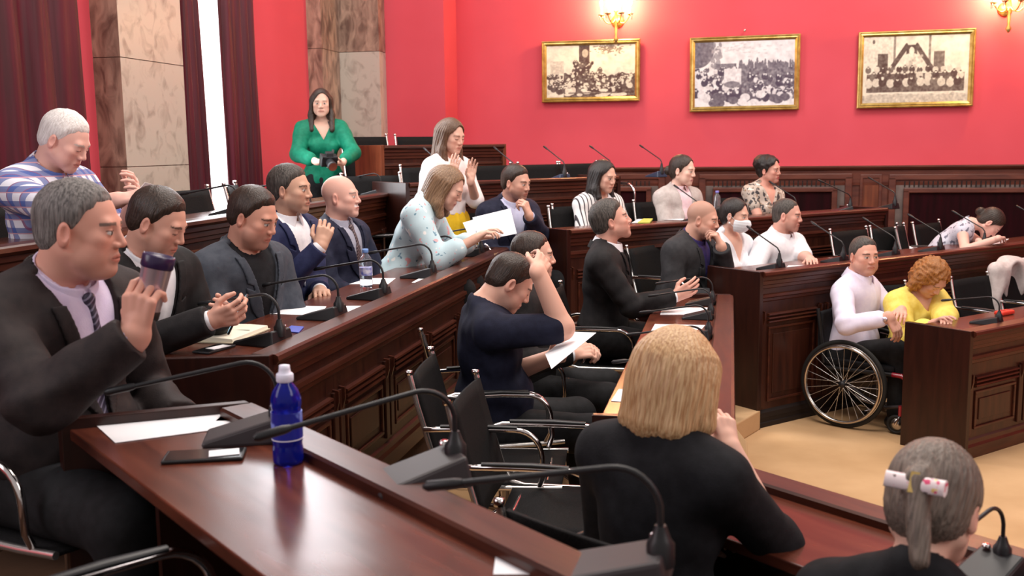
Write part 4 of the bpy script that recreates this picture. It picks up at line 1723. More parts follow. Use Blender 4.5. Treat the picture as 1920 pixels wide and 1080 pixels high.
            if kind in ('bun', 'pony', 'updo'):
                hl2 = hl - .006
                F.D = np.maximum(F.D, np.where((y > -.06), hl2 - z, -1) * .8)
                for sg in (-1, 1): F.ell((sg * .088, -.006, -.010), (.022, .021, .030), None, .006, 'sub')
        F.D = F.D.astype(F32)
        M = Matrix([[*(s.Rh[i] * s.hs), s.HC[i]] for i in range(3)] + [[0, 0, 0, 1]])
        return F.obj('hair', m, s.o, M)

    def headM(s):
        return Matrix([[*(s.Rh[i] * s.hs), s.HC[i]] for i in range(3)] + [[0, 0, 0, 1]])

    def world(s, p):
        return Vector(tuple(s.Rw @ np.asarray(p) + V3(s.root[0], s.root[1], s.tier)))
# ------------------------------------------------------------------ the people in the hall
import time as _t
_t0 = _t.time()
suit_black = cloth('suit_black', (.010, .009, .010, 1), (.016, .014, .015, 1), .75)
suit_brown = cloth('suit_charcoal', (.020, .015, .016, 1), (.030, .022, .022, 1), .72)
suit_grey = cloth('suit_grey', (.030, .030, .034, 1), (.040, .040, .044, 1), .8)
blazer_slate = cloth('blazer_slate', (.045, .052, .068, 1), (.062, .070, .088, 1), .85)
navy = cloth('blazer_navy', (.014, .018, .060, 1), (.022, .028, .080, 1), .7)
navy_d = cloth('suit_navy', (.012, .014, .032, 1), (.020, .022, .046, 1), .75)
ink = cloth('tee_ink', (.008, .009, .022, 1), (.012, .014, .032, 1), .85)
white_c = cloth('white_cotton', (.80, .79, .84, 1), (.88, .87, .90, 1), .7)
lilac_c = cloth('lilac_cotton', (.66, .56, .76, 1), (.72, .62, .80, 1), .7)
lilac_p = cloth('pale_lilac_cotton', (.74, .68, .84, 1), (.80, .74, .88, 1), .7)
blue_c = cloth('pale_blue_cotton', (.56, .58, .80, 1), (.62, .64, .84, 1), .7)
grey_sh = cloth('grey_shirt', (.34, .34, .42, 1), (.40, .40, .48, 1), .7)
black_c = cloth('black_cotton', (.010, .010, .012, 1), (.015, .015, .018, 1), .85)
trs = cloth('black_trousers', (.010, .010, .011, 1), (.016, .016, .018, 1), .8)
shoe_m = mat('black_leather', (.012, .010, .010, 1), .35)
green_c = cloth('emerald_blouse', (.0, .15, .085, 1), (.005, .20, .115, 1), .6)
yellow_c = cloth('mustard_skirt', (.78, .48, .015, 1), (.85, .55, .03, 1), .75)
lemon_c = cloth('lemon_blouse', (.80, .62, .12, 1), (.86, .70, .18, 1), .75)
beige_c = cloth('beige_knit', (.46, .40, .38, 1), (.54, .48, .46, 1), .9, 120, .3)
pink_c = cloth('pink_shirt', (.82, .60, .66, 1), (.88, .68, .72, 1), .7)
violet_c = cloth('violet_shirt', (.035, .025, .12, 1), (.055, .04, .16, 1), .7)
plaid = stripe_mat('cloth_plaid', (.74, .74, .82, 1), (.04, .08, .30, .8), 2, 17, .46, .8,
                   [((0, 1), 15, .46, (.04, .09, .34, .75)), ((0, 1), 15, .08, (.30, .08, .14, .7)), (2, 17, .08, (.70, .36, .38, .7))])
striped = stripe_mat('cloth_striped', (.82, .80, .80, 1), (.05, .04, .05, 1), 0, 34, .28, .75)
floral_teal = spot_mat('cloth_floral_pale', (.52, .68, .74, 1), [((.80, .40, .42, 1), 26, .66), ((.16, .30, .40, 1), 34, .68), ((.86, .86, .84, 1), 18, .66)])
floral_dark = spot_mat('cloth_leaf_print', (.50, .42, .36, 1), [((.05, .045, .05, 1), 30, .54), ((.80, .72, .64, 1), 24, .62), ((.30, .18, .10, 1), 40, .64)])
grey_print = spot_mat('cloth_grey_print', (.62, .62, .72, 1), [((.16, .16, .22, 1), 30, .56)])
tie_d = stripe_mat('tie_dark_striped', (.035, .025, .05, 1), (.20, .18, .26, 1), (0, 2), 55, .3, .5)
tie_b = stripe_mat('tie_brown_striped', (.06, .035, .04, 1), (.22, .15, .15, 1), (0, 2), 60, .3, .5)
h_black = hair_mat('black', (.010, .008, .008, 1), (.028, .020, .018, 1))
h_dark = hair_mat('dark_brown', (.018, .011, .008, 1), (.050, .030, .022, 1))
h_brown = hair_mat('brown', (.075, .036, .020, 1), (.150, .080, .045, 1))
h_grey = hair_mat('grey', (.060, .052, .050, 1), (.22, .20, .19, 1), .6)
h_salt = hair_mat('dark_grey', (.020, .016, .014, 1), (.095, .080, .070, 1), .55)
h_white = hair_mat('white', (.62, .57, .54, 1), (.86, .82, .80, 1), .6)
h_blonde = hair_mat('blonde', (.40, .20, .085, 1), (.72, .48, .26, 1), .38)
h_light = hair_mat('light_brown', (.14, .075, .04, 1), (.30, .18, .10, 1))
h_ginger = hair_mat('ginger', (.17, .055, .012, 1), (.42, .17, .04, 1), .5)
h_ash = hair_mat('ash_brown', (.10, .075, .060, 1), (.22, .17, .14, 1), .5)


# 1 old man in plaid
p = Person('white-haired man in a blue plaid shirt reading a sheet behind the suited row', (122, 264, 4.35), 112, hyaw=-16, tier=TL[2], lean=14, hpitch=30, sc=1.02, skin=V3(.80, .46, .38), neckf=16, fat=1.10, belly=1.2,
           arms={'R': dict(to=('p', 222, 375, 4.05), palm=(-.2, 0, -.3), curl=.5), 'L': dict(to=('p', 250, 372, 4.45), palm=(.5, 0, .3), curl=.5)}, fine=.0042)
p.body(dict(brow=(.5, .42, .38), closed=True)); p.top(plaid, t=.016, sleeves=.42, collar=True, name='plaid_shirt', placket=True); p.trousers(trs, shoe_m)
p.hair(h_white, 'short', vol=.008, recede=.01)
PLAID = p

# 2 man with the tumbler
p = Person('grey-haired man in a charcoal suit and lilac shirt raising a steel tumbler', (152, 430, 2.72), 116, hyaw=-27, tier=TL[1], lean=14, hpitch=6, sc=1.08, skin=V3(.66, .33, .25), neckf=16, fat=1.22, belly=1.35, headsc=1.0,
           arms={'R': dict(to=('p', 254, 628, 2.44), pole=(.6, -.7, -.7), fdir=(-.15, .1, 1), palm=(-1, -.25, .0), curl=.62, thumb=.6), 'L': dict(to=('t', -.2, .30, .1))}, fine=.0030)
p.body(dict(brow=(.10, .08, .07), stubble=.25)); p.jacket(suit_brown, lilac_c, tie_d, t=.024, fold=.0045); p.trousers(trs, shoe_m)
p.hair(h_grey, 'short', vol=.007, recede=.012, line=.006)
CUPMAN = p

# 3
p = Person('dark-haired man in a black suit and open white shirt looking down at a phone', (297, 418, 3.72), 120, hyaw=-24, tier=TL[1], lean=14, hpitch=26, sc=1.03, skin=V3(.68, .36, .27), neckf=16, fat=1.12, belly=1.15,
           arms={'R': dict(to=('p', 398, 600, 3.5), fdir=(-.25, .9, .25), palm=(-.9, .1, .5), curl=.7, thumb=.5), 'L': dict(to=('p', 408, 592, 3.72), fdir=(.4, .9, .2), palm=(.9, 0, .4), curl=.6)}, fine=.0034)
p.body(dict(stubble=.35, closed=True)); p.jacket(suit_black, white_c, None, t=.02, fold=.004); p.trousers(trs, shoe_m)
p.hair(h_dark, 'short', vol=.010, line=.008, recede=.008)
PHONEMAN = p

# 4
p = Person('dark-haired man in a slate grey blazer over a black tee looking sternly down', (476, 408, 4.35), 120, tier=TL[1], lean=8, hpitch=20, hyaw=-11, sc=1.04, skin=V3(.66, .33, .24), neckf=14, fat=1.15, belly=1.15,
           arms={'R': dict(to=('t', .12, .36, .08)), 'L': dict(to=('t', -.08, .36, .10))}, fine=.0036)
p.body(dict(stubble=.6)); p.jacket(blazer_slate, None, None, t=.022, fold=.0042, wv=.085, open_=.02); p.top(black_c, t=.010, sleeves=0, neck=.066); p.trousers(trs, shoe_m)
p.hair(h_dark, 'short', vol=.012, line=.008, recede=.010)

# 5
p = Person('grey-haired man in a blue blazer and white shirt with his hand at his chin', (545, 356, 5.15), 118, hyaw=-16, tier=TL[1], lean=4, hpitch=2, sc=1.03, skin=V3(.60, .35, .25), neckf=12,
           arms={'R': dict(to=('p', 601, 462, 4.90), pole=(.3, .1, -1), fdir=(-.35, .10, .9), palm=(-.8, -.6, .1), curl=.55), 'L': dict(to=('p', 600, 545, 5.0))}, fine=.0036)
p.body(dict(stubble=.4)); p.jacket(navy, white_c, None, t=.020, fold=.004, wv=.085, open_=.02); p.trousers(trs, shoe_m)
p.hair(h_salt, 'short', vol=.011)

# 6
p = Person('bald man with a white moustache in a dark navy suit and tie', (640, 370, 5.95), 116, hyaw=-16, tier=TL[1], lean=2, hpitch=-2, sc=1.05, skin=V3(.74, .42, .34), neckf=12, fat=1.12, belly=1.2,
           arms={'R': dict(to=('t', .15, .36, .10)), 'L': dict(to=('t', -.14, .36, .10))}, fine=.0038)
p.body(dict(brow=(.25, .2, .18), moustache=(.75, .7, .68))); p.jacket(navy_d, grey_sh, tie_b, t=.021, fold=.004); p.trousers(trs, shoe_m)

# 7
p = Person('woman in a pale teal floral blouse bending over papers on the desk', (838, 352, 6.15), 98, tier=TL[1], lean=30, hpitch=30, sc=1.02, female=True, skin=FAIR, neckf=18,
           arms={'R': dict(to=('p', 893, 447, 5.95), palm=(0, .2, -1), pole=(.3, -.3, -1), curl=.5), 'L': dict(to=('p', 905, 440, 6.3), palm=(0, 0, -1))}, fine=.0040)
p.body(dict(closed=True, lip=(.55, .16, .16))); p.top(floral_teal, t=.020, sleeves=.74, neck=.07, name='blouse', puff=.012, fold=.006); p.trousers(trs, shoe_m)
p.hair(h_light, 'long', vol=.010, length=.10, side_part=-.015)

# 8
p = Person('standing long-haired woman in a white blouse and mustard skirt raising both hands', (846, 256, 7.3), 128, tier=.42, stand=True, lean=2, hpitch=14, sc=1.0, female=True, skin=FAIR, neckf=10,
           arms={'R': dict(to=('p', 848, 330, 7.02), fdir=(-.1, .2, 1), palm=(-.8, -.3, 0), curl=.12, pole=(.7, -.2, -1)), 'L': dict(to=('p', 882, 338, 7.12), fdir=(-.1, .1, 1), palm=(.5, .8, 0), curl=.15, pole=(-.7, -.2, -1))}, fine=.0042)
p.body(dict(closed=True)); p.top(cloth('cream_blouse', (.82, .72, .72, 1), (.88, .80, .80, 1)), t=.014, sleeves=.5, neck=.06, name='blouse', puff=.010, fold=.005, hem=-.10); p.skirt(yellow_c, .60)
p.hair(h_brown, 'long', vol=.012, length=.24)

# 9 photographer
p = Person('photographer with long dark hair in an emerald green blouse by the marble column', (602, 194, 8.6), 163, tier=TL[2], stand=True, lean=3, hpitch=4, hyaw=8, sc=.97, female=True, skin=V3(.74, .46, .36), neckf=8,
           arms={'R': dict(to=('p', 596, 304, 8.25), pole=(1, .0, -.7), fdir=(-.7, .5, .1), palm=(-.3, -.2, -1), curl=.5), 'L': dict(to=('p', 640, 306, 8.3), pole=(-1, 0, -.6), fdir=(.75, .4, 0), palm=(.3, 0, 1), curl=.5)}, fine=.0044)
p.body(dict()); p.top(green_c, t=.016, sleeves=.80, neck=.06, vneck=.13, name='blouse', puff=.008, fold=.006, hem=-.22); p.trousers(trs, shoe_m)
p.hair(h_dark, 'long', vol=.010, length=.17, side_part=.012)
PHOTOG = p

# 10
p = Person('bearded man in a navy suit covering his mouth with his fist', (968, 343, 7.15), 142, hyaw=-18, tier=TR[2], lean=12, hpitch=10, sc=1.02, skin=WARM, neckf=14, fat=1.05,
           arms={'L': dict(to=('p', 992, 404, 6.88), pole=(-.5, .2, -1), fdir=(.30, -.1, .8), palm=(.4, -.9, 0), curl=.85), 'R': dict(to=('t', .1, .36, .16))}, fine=.0044)
p.body(dict(stubble=.8)); p.jacket(navy_d, blue_c, None, t=.020, wv=.085, open_=.02); p.trousers(trs, shoe_m)
p.hair(h_dark, 'short', vol=.010)

# 11
p = Person('woman with straight dark hair in a black and white striped blouse', (1132, 331, 7.85), 150, hyaw=-18, tier=TR[2], lean=6, hpitch=14, sc=1.0, female=True, skin=FAIR, neckf=12,
           arms={'R': dict(to=('t', .12, .36, .2)), 'L': dict(to=('t', -.1, .38, .2))}, fine=.0046)
p.body(dict()); p.top(striped, t=.014, sleeves=.75, neck=.055, vneck=.14, name='blouse', fold=.005); p.top(white_c, t=.008, sleeves=0, neck=.06, name='undershirt', fold=0); p.trousers(trs, shoe_m)
p.hair(h_black, 'long', vol=.009, length=.10)

# 12
p = Person('young woman with tied-back dark hair in a beige cardigan and pink shirt', (1280, 320, 8.3), 150, hyaw=-28, tier=TR[2], lean=4, hpitch=8, sc=1.02, female=True, skin=V3(.80, .52, .42), neckf=10, fat=1.06,
           arms={'R': dict(to=('t', .10, .37, .2)), 'L': dict(to=('t', -.05, .38, .2))}, fine=.0046)
p.body(dict(lip=(.60, .22, .22))); p.jacket(beige_c, pink_c, None, t=.018, wv=.060, apex=-.35, lapel=False, collar=False, name='cardigan', pads=.0, cardigan=True); p.trousers(trs, shoe_m)
p.hair(h_dark, 'bun', vol=.008)

# 13
p = Person('woman with black pinned-up hair in a leaf-print top leaning on one side', (1442, 318, 8.95), 150, hyaw=-20, tier=TR[2], lean=2, side=-6, hpitch=6, hroll=8, sc=.98, female=True, skin=V3(.70, .36, .28), neckf=10, fat=1.08,
           arms={'R': dict(to=('t', .02, .36, .22)), 'L': dict(to=('t', -.02, .34, .20))}, fine=.0046)
p.body(dict(lip=(.6, .1, .12))); p.top(floral_dark, t=.014, sleeves=.22, neck=.05, vneck=.15, name='blouse', fold=.004); p.trousers(trs, shoe_m)
p.hair(h_black, 'updo', vol=.012)

# 14
p = Person('man in a black suit seen in profile, chin up, one hand out over the papers', (1146, 414, 6.0), 102, hyaw=-12, tier=TL[0], lean=6, hpitch=-14, sc=1.05, skin=V3(.68, .36, .28), neckf=10, fat=1.08,
           arms={'R': dict(to=('p', 1266, 556, 5.8), fdir=(-.1, .85, .45), palm=(-1, .1, .2), curl=.35, pole=(.5, -.2, -1)), 'L': dict(to=('p', 1190, 565, 6.1), palm=(0, 0, -1))}, fine=.0040)
p.body(dict(stubble=.3)); p.jacket(suit_black, white_c, None, t=.021, fold=.004, wv=.07); p.trousers(trs, shoe_m)
p.hair(h_salt, 'short', vol=.013)

# 15
p = Person('bald man in a dark grey suit with his fist against his mouth', (1318, 412, 7.0), 128, hyaw=-14, tier=TR[1], lean=16, hpitch=10, sc=1.06, skin=WARM, neckf=14, fat=1.22, belly=1.3,
           arms={'L': dict(to=('p', 1352, 462, 6.85), pole=(-.3, .3, -1), fdir=(.15, -.3, .8), palm=(.3, -.9, .1), curl=.8), 'R': dict(to=('t', .15, .34, .14))}, fine=.0042)
p.body(dict(stubble=.6, scalp=(.18, .10, .07, .45))); p.jacket(suit_grey, violet_c, None, t=.024, wv=.075, open_=.02); p.trousers(trs, shoe_m)

# 16
p = Person('woman in a white face mask and white blouse beside the bald man', (1378, 404, 7.4), 146, hyaw=-22, tier=TR[1], lean=4, hpitch=10, sc=1.0, female=True, skin=FAIR, neckf=12,
           arms={'R': dict(to=('t', .12, .35, .15)), 'L': dict(to=('t', -.12, .36, .15))}, fine=.0042)
p.body(dict()); p.top(white_c, t=.015, sleeves=.8, neck=.05, vneck=.17, name='blouse', fold=.004); p.trousers(trs, shoe_m)
p.hair(h_black, 'pony', vol=.009, length=.06)
MASK = p

# 17
p = Person('short-haired man in a white polo shirt resting his arms on the desk', (1476, 404, 7.55), 142, hyaw=-24, tier=TR[1], lean=6, hpitch=6, sc=1.02, skin=V3(.70, .38, .30), neckf=12, fat=1.1, belly=1.1,
           arms={'R': dict(to=('p', 1450, 505, 7.05), pole=(.8, -.2, -1)), 'L': dict(to=('p', 1520, 488, 7.15), pole=(-.6, -.1, -1))}, fine=.0042)
p.body(dict(stubble=.4)); p.top(white_c, t=.016, sleeves=.42, collar=True, name='polo_shirt', placket=True); p.trousers(trs, shoe_m)
p.hair(h_salt, 'short', vol=.004, line=.012, recede=.02)

# 18
p = Person('woman in a black and grey sleeveless top asleep with her head on her arms', (1856, 418, 8.35), 112, tier=TR[1], lean=52, hpitch=58, sc=1.0, female=True, skin=V3(.78, .46, .38), neckf=20, bend=.35,
           arms={'R': dict(to=('p', 1872, 447, 7.95), pole=(1, -.1, -.5), fdir=(-1, .3, 0), palm=(0, 0, -1)), 'L': dict(to=('p', 1835, 452, 8.2), pole=(-1, .3, -.3), fdir=(.9, .3, 0), palm=(0, 0, -1))}, fine=.0044)
p.body(dict(closed=True)); p.top(grey_print, t=.012, sleeves=0, neck=.085, name='sleeveless_top'); p.trousers(trs, shoe_m)
p.hair(h_dark, 'bun', vol=.008)

# 19 wheelchair man
p = Person('man in a pale lilac shirt sitting in the wheelchair, looking towards the camera', (1620, 480, 6.75), 134, tier=0, lean=8, hpitch=2, hyaw=34, sc=1.06, skin=V3(.70, .37, .28), neckf=8, fat=1.14, belly=1.2,
           arms={'R': dict(to=('p', 1668, 596, 6.25), pole=(.9, -.4, -.8), fdir=(-.25, .45, -.85), palm=(-.2, -.6, -.3), curl=.35), 'L': dict(to=('p', 1690, 582, 6.5), pole=(-.9, -.2, -.8), fdir=(.9, .3, -.1), palm=(0, -.2, -1))}, fine=.0038,
           legs={'R': dict(ky=-.02, kz=.13, ay=-.02), 'L': dict(ky=-.02, kz=.08, ay=-.02)})
p.body(dict(stubble=.35)); p.shirt(lilac_p, None, t=.014, cuffs=False); p.trousers(trs, shoe_m)
G_ = p.grid(.007)
for i in (0, 1): p.sleeve(G_, i, .014, .88)
p.folds(G_, .004, 3)
G_.obj('sleeves', lilac_p, p.o)
p.hair(h_salt, 'short', vol=.006, line=.008, recede=.012)
WMAN = p

# 20
p = Person('woman with curly ginger hair in a lemon yellow blouse looking down', (1748, 522, 6.55), 158, tier=0, lean=16, hpitch=48, sc=.98, female=True, skin=V3(.64, .34, .26), neckf=16, fat=1.15,
           arms={'R': dict(to=('p', 1752, 606, 6.25), palm=(0, 0, -1), pole=(.3, -.8, -1)), 'L': dict(to=('p', 1775, 604, 6.2), palm=(0, 0, -1), pole=(-.9, 0, -1))}, fine=.0040)
p.body(dict(closed=True)); p.top(lemon_c, t=.020, sleeves=.82, neck=.06, vneck=.08, name='blouse', puff=.016, fold=.008); p.trousers(trs, shoe_m)
p.hair(h_ginger, 'curly', vol=.012, length=.05)

# 21
p = Person('man in a navy tee bent forward scratching his head and holding a sheet', (957, 530, 4.5), 80, tier=TL[0], lean=0, hpitch=36, sc=1.05, skin=V3(.74, .42, .32), neckf=34, fat=1.18, belly=1.3,
           arms={'R': dict(to=('p', 1008, 508, 4.28), pole=(.2, 1, -.35), fdirh=(-.75, .1, .65), palmh=(-.5, -.2, -.8), curl=.5), 'L': dict(to=('p', 1030, 672, 4.45), palm=(.7, 0, .5), curl=.5)}, fine=.0034)
p.body(dict(closed=True)); p.top(ink, t=.014, sleeves=.44, neck=.066, fold=.005); p.trousers(trs, shoe_m)
p.hair(h_dark, 'short', vol=.008)
TEEMAN = p

# 22
p = Person('man in a dark suit and white shirt sitting behind the man in the tee', (1000, 480, 5.2), 94, hyaw=-6, tier=TL[0], lean=4, hpitch=2, sc=1.04, skin=V3(.74, .42, .32), neckf=12, fat=1.1, belly=1.15,
           arms={'R': dict(to=('p', 1074, 664, 4.95), palm=(-.6, 0, -.6), curl=.6, pole=(.6, -.6, -1)), 'L': dict(to=('p', 1092, 652, 5.1), palm=(.6, 0, -.6), curl=.6)}, fine=.0038)
p.body(dict(stubble=.3)); p.jacket(suit_black, white_c, None, t=.02, wv=.08, open_=.03); p.trousers(trs, shoe_m)
p.hair(h_dark, 'short', vol=.007, recede=.01)

# 23 blonde
p = Person('woman with a straight blonde bob in a black top, hand at her cheek', (1276, 704, 2.46), 44, tier=TL[0], lean=10, hpitch=14, hyaw=6, sc=1.02, female=True, skin=V3(.76, .46, .36), neckf=12, fat=1.18, headsc=.90,
           arms={'R': dict(to=('p', 1368, 842, 2.5), pole=(.5, .3, -1), fdir=(-.45, .25, .85), palm=(-.8, .3, .1), curl=.5), 'L': dict(to=('t', -.12, .36, .12))}, fine=.0030)
p.body(dict()); p.top(black_c, t=.016, sleeves=.55, neck=.07, name='black_top', fold=.003); p.trousers(trs, shoe_m)
p.hair(h_blonde, 'bob', vol=.010, length=.080)

# 24
p = Person('woman with brown hair held by a floral clip, at the low front desk', (1748, 952, 1.92), 38, tier=TL[0], lean=14, hpitch=32, sc=1.0, female=True, skin=FAIR, neckf=16,
           arms={'R': dict(to=('t', .14, .36, .12)), 'L': dict(to=('t', -.12, .36, .12))}, fine=.0040)
p.body(dict()); p.top(black_c, t=.016, sleeves=.8, neck=.06, name='dark_top', fold=.004); p.trousers(trs, shoe_m)
p.hair(h_ash, 'pony', vol=.014, length=.10)
CLIPW = p
print('PEOPLE built in %.1f s' % (_t.time() - _t0))
# ------------------------------------------------------------------ chairs
PEOPLE_CHAIRS = [
    (0, 'man in the plaid shirt'), (1, 'man raising the tumbler'), (2, 'man reading his phone'), (3, 'man in the slate blazer'),
    (4, 'man in the blue blazer'), (5, 'bald man with the moustache'), (6, 'woman in the teal blouse'), (9, 'bearded man in navy'),
    (10, 'woman in the striped blouse'), (11, 'woman in the beige cardigan'), (12, 'woman in the leaf-print top'), (13, 'man in profile with outstretched hand'),
    (14, 'bald man in the dark grey suit'), (15, 'woman wearing the face mask'), (16, 'man in the white polo'), (17, 'sleeping woman'),
    (19, 'curly-haired woman in yellow'), (20, 'man scratching his head'), (21, 'suited man behind the one scratching his head'), (22, 'woman with the blonde bob'), (23, 'woman with the floral clip')]
folk = [o for o in bpy.data.objects if o.type == 'EMPTY' and o.get('category') == 'person']
folk.sort(key=lambda o: 0 if o.name == 'person' else int(o.name.split('.')[-1]))
for i, who in PEOPLE_CHAIRS:
    o = folk[i]
    hd = -o.rotation_euler.z
    f_ = Vector((math.sin(hd), math.cos(hd), 0))
    q = o.location + f_ * .06
    chair(q.x, q.y, o.location.z, math.degrees(hd), 'black net and chrome chair under the ' + who)


def empty_chair(px, py, d, z, face, label, group=None):
    q = at_d(px, py, d)
    hd = R(face)
    q += Vector((math.sin(hd), math.cos(hd), 0)) * .33
    return chair(q.x, q.y, z, face, label, group)


def bd(px, b): return b / (.829 - .559 * (px - 960) / 1900)


empty_chair(873, 722, 3.52, TL[0], 100, 'empty black net chair nearest the blonde woman in the front row')
empty_chair(795, 678, 3.98, TL[0], 96, 'empty black net chair pushed back against the carved panelling')
empty_chair(226, 352, 5.3, TL[2], 100, 'empty chair in the upper row just past the plaid-shirted man')
empty_chair(345, 348, 6.2, TL[2], 112, 'empty chair in the upper row in front of the marble column')
empty_chair(434, 343, 7.0, TL[2], 84, 'empty chair in the upper row below the bright window gap')
empty_chair(683, 262, 9.5, TR[4], 146, 'empty chair behind the topmost desk, next to the photographer')
empty_chair(782, 262, 9.9, TR[4], 146, 'empty chair behind the topmost desk, nearest the standing woman')
empty_chair(696, 325, 7.95, .78, 158, 'wide empty chair between the photographer and the standing woman')
empty_chair(798, 328, bd(798, 7.55), TR[3], 146, 'empty chair partly hidden by the standing woman')
empty_chair(918, 320, bd(918, 7.55), TR[3], 146, 'empty chair behind the bearded man, one row up')
empty_chair(1012, 317, bd(1012, 7.55), TR[3], 146, 'empty chair between the bearded man and the striped woman, one row up')
empty_chair(1084, 316, bd(1084, 7.55), TR[3], 146, 'empty chair behind the striped woman, one row up')
empty_chair(1077, 374, 7.9, TR[2], 150, 'empty chair drawn up to the desk on the near side of the striped woman')
empty_chair(1204, 398, bd(1204, 6.5), TR[2], 146, 'empty chair between the striped woman and the beige cardigan')
empty_chair(1592, 453, bd(1592, 5.40), TR[1], 146, 'empty chair next to the man in the white polo')
empty_chair(1665, 443, bd(1665, 5.40), TR[1], 146, 'empty chair behind the man in the wheelchair')
empty_chair(1738, 434, bd(1738, 5.42), TR[1], 140, 'empty chair next to the sleeping woman')
empty_chair(1820, 528, bd(1820, 4.25), TR[0], 146, 'empty chair next to the curly-haired woman in yellow')
cj = empty_chair(1895, 522, bd(1895, 4.25), TR[0], 140, 'chair with a beige jacket hung over its back')
cn = chair(-.55, 1.64, TL[1], 48, 'empty chair at the nearest desk with a gleaming chrome armrest')

# beige jacket over the chair back: a draped shell with folds
F = Fld.uni((-.36, -.50, .42), (.36, -.10, 1.02), .010)
for sx in (-1, 1):
    F.cone((sx * .24, -.34, .90), (0, -.345, .925), .045, .05, .04)
    F.cone((sx * .24, -.34, .89), (sx * .29, -.31, .52), .055, .045, .04)
F.ell((0, -.375, .74), (.25, .060, .24), None, .05)
F.ell((0, -.29, .80), (.23, .035, .15), None, .05)
x, y, z = np.ix_(*F.ax)
F.ell((.03, -.27, .70), (.12, .075, .24), None, .02, 'sub')
F.D += (.004 * np.sin(36 * x + 4 * np.sin(9 * z)) * (1 + 0 * y)).astype(F32)
jk = F.obj('beige_jacket', cloth('beige_coat', (.56, .48, .46, 1), (.64, .56, .54, 1), .85), None)
jk.location = cj.location
jk.rotation_euler = cj.rotation_euler
tag(jk, 'beige jacket hung over the back of a chair', 'jacket')

# ------------------------------------------------------------------ microphones
def lmic(px, py, z, bfront, label, hd=-77.8, j=0, u=uL, n=nL, arch=True, kind='k', base=None, sc=1.0):
    q = at_z(px, py, z)
    a = q.dot(u)
    q = pos(u, n, a, bfront + .13)
    return mic(q, hd, z, label, arch, kind, base, j, sc)


zt2, zt3, zt1 = TL[1] + .745, TL[2] + .745, TL[0] + .765
m_ = 'black gooseneck microphone '
for px, py, j, l in ((498, 645, 14, m_ + 'beside the open notebook'), (590, 597, 6, m_ + 'in front of the man in the slate blazer'), (688, 560, 10, m_ + 'in front of the man in the blue blazer'),
                     (760, 520, 2, m_ + 'just past the water bottle'), (815, 500, 12, m_ + 'in front of the teal blouse woman'), (862, 480, 4, m_ + 'before the upright white folder'),
                     (905, 462, 20, m_ + 'at the far end of the long desk')):
    lmic(px, py, zt2, 1.525, l, j=j, sc=1.1)
for px, py, l in ((82, 432, m_ + 'by the elbow of the plaid-shirted man'), (246, 404, m_ + 'under the sheet of the plaid-shirted man'), (392, 386, m_ + 'in the upper row before the bright window gap'),
                  (705, 366, m_ + 'at the upper row end behind the bald man')):
    lmic(px, py, zt3, 2.57, l)
for a, j, l in ((6.15, 10, m_ + 'at the far end of the low front row'), (5.65, 4, m_ + 'by the outstretched hand'), (5.05, 8, m_ + 'past the second white sheet of the front row'), (4.45, 4, m_ + 'reaching over the knees of the suited man'),
                (3.85, 6, m_ + 'of the front row nearest the blonde head')):
    q = pos(uL, nL, a, .02 + .13)
    mic(q, -77.8, zt1, l, j and True, 'k', None, j)
# three on the nearest desk
zn = TL[1] + .745
q = at_z(474, 822, zn)
mic(q, -100, zn, 'grey-based gooseneck microphone lying by the large white sheet', True, 'grey', plastic_g, 0, 1.15)
q = at_z(800, 905, zn)
mic(q, -112, zn, 'gooseneck microphone past the blue bottle on the nearest desk', True, 'grey', plastic_g, 0, 1.2)
q = at_z(1165, 1090, zn)
mic(q, -75, zn, 'grey-based microphone nearest the camera by a white sheet', True, 'grey', plastic_g, 0, 1.15)
for px, py, l in ((1450, 507, m_ + 'in front of the man in the polo'), (1556, 492, m_ + 'past the polo man beside an empty chair'), (1640, 480, m_ + 'behind the ear of the wheelchair man'),
                  (1716, 470, m_ + 'above the curly-haired woman'), (1812, 462, m_ + 'by the elbow of the sleeping woman'), (1893, 446, m_ + 'beyond the sleeping woman')):
    lmic(px, py, 1.015, 4.47, l, -34, 0, uR, nR, False, 'up')
for px, py, l in ((1236, 412, m_ + 'before the beige cardigan'), (1408, 400, m_ + 'before the leaf-print top'), (1596, 388, m_ + 'at the end of the desk below the panelling'), (1500, 393, m_ + 'behind the polo man, one row up')):
    lmic(px, py, TR[2] + .745, 5.55, l, -34, -60 if px == 1500 else 0, uR, nR, False, 'up')
for px, py, l in ((800, 345, m_ + 'by the shoulder of the standing woman'), (918, 340, m_ + 'above the bearded man'), (1015, 337, m_ + 'before the red wall, second from the bearded man'), (1098, 334, m_ + 'behind the striped woman'),
                  (1198, 331, m_ + 'before the red wall near the beige cardigan')):
    lmic(px, py, TR[3] + .745, 6.62, l, -34, 0, uR, nR, False, 'upb', plastic_b)
lmic(1843, 606, .745, 3.30, m_ + 'on the short desk end before the woman in yellow', -34, -12, uR, nR, True)
q = pos(uN, nN, 1.05, -2.17)
mic(q, -128, TL[0] + .745, m_ + 'on the low front desk by the floral-clip woman', True)

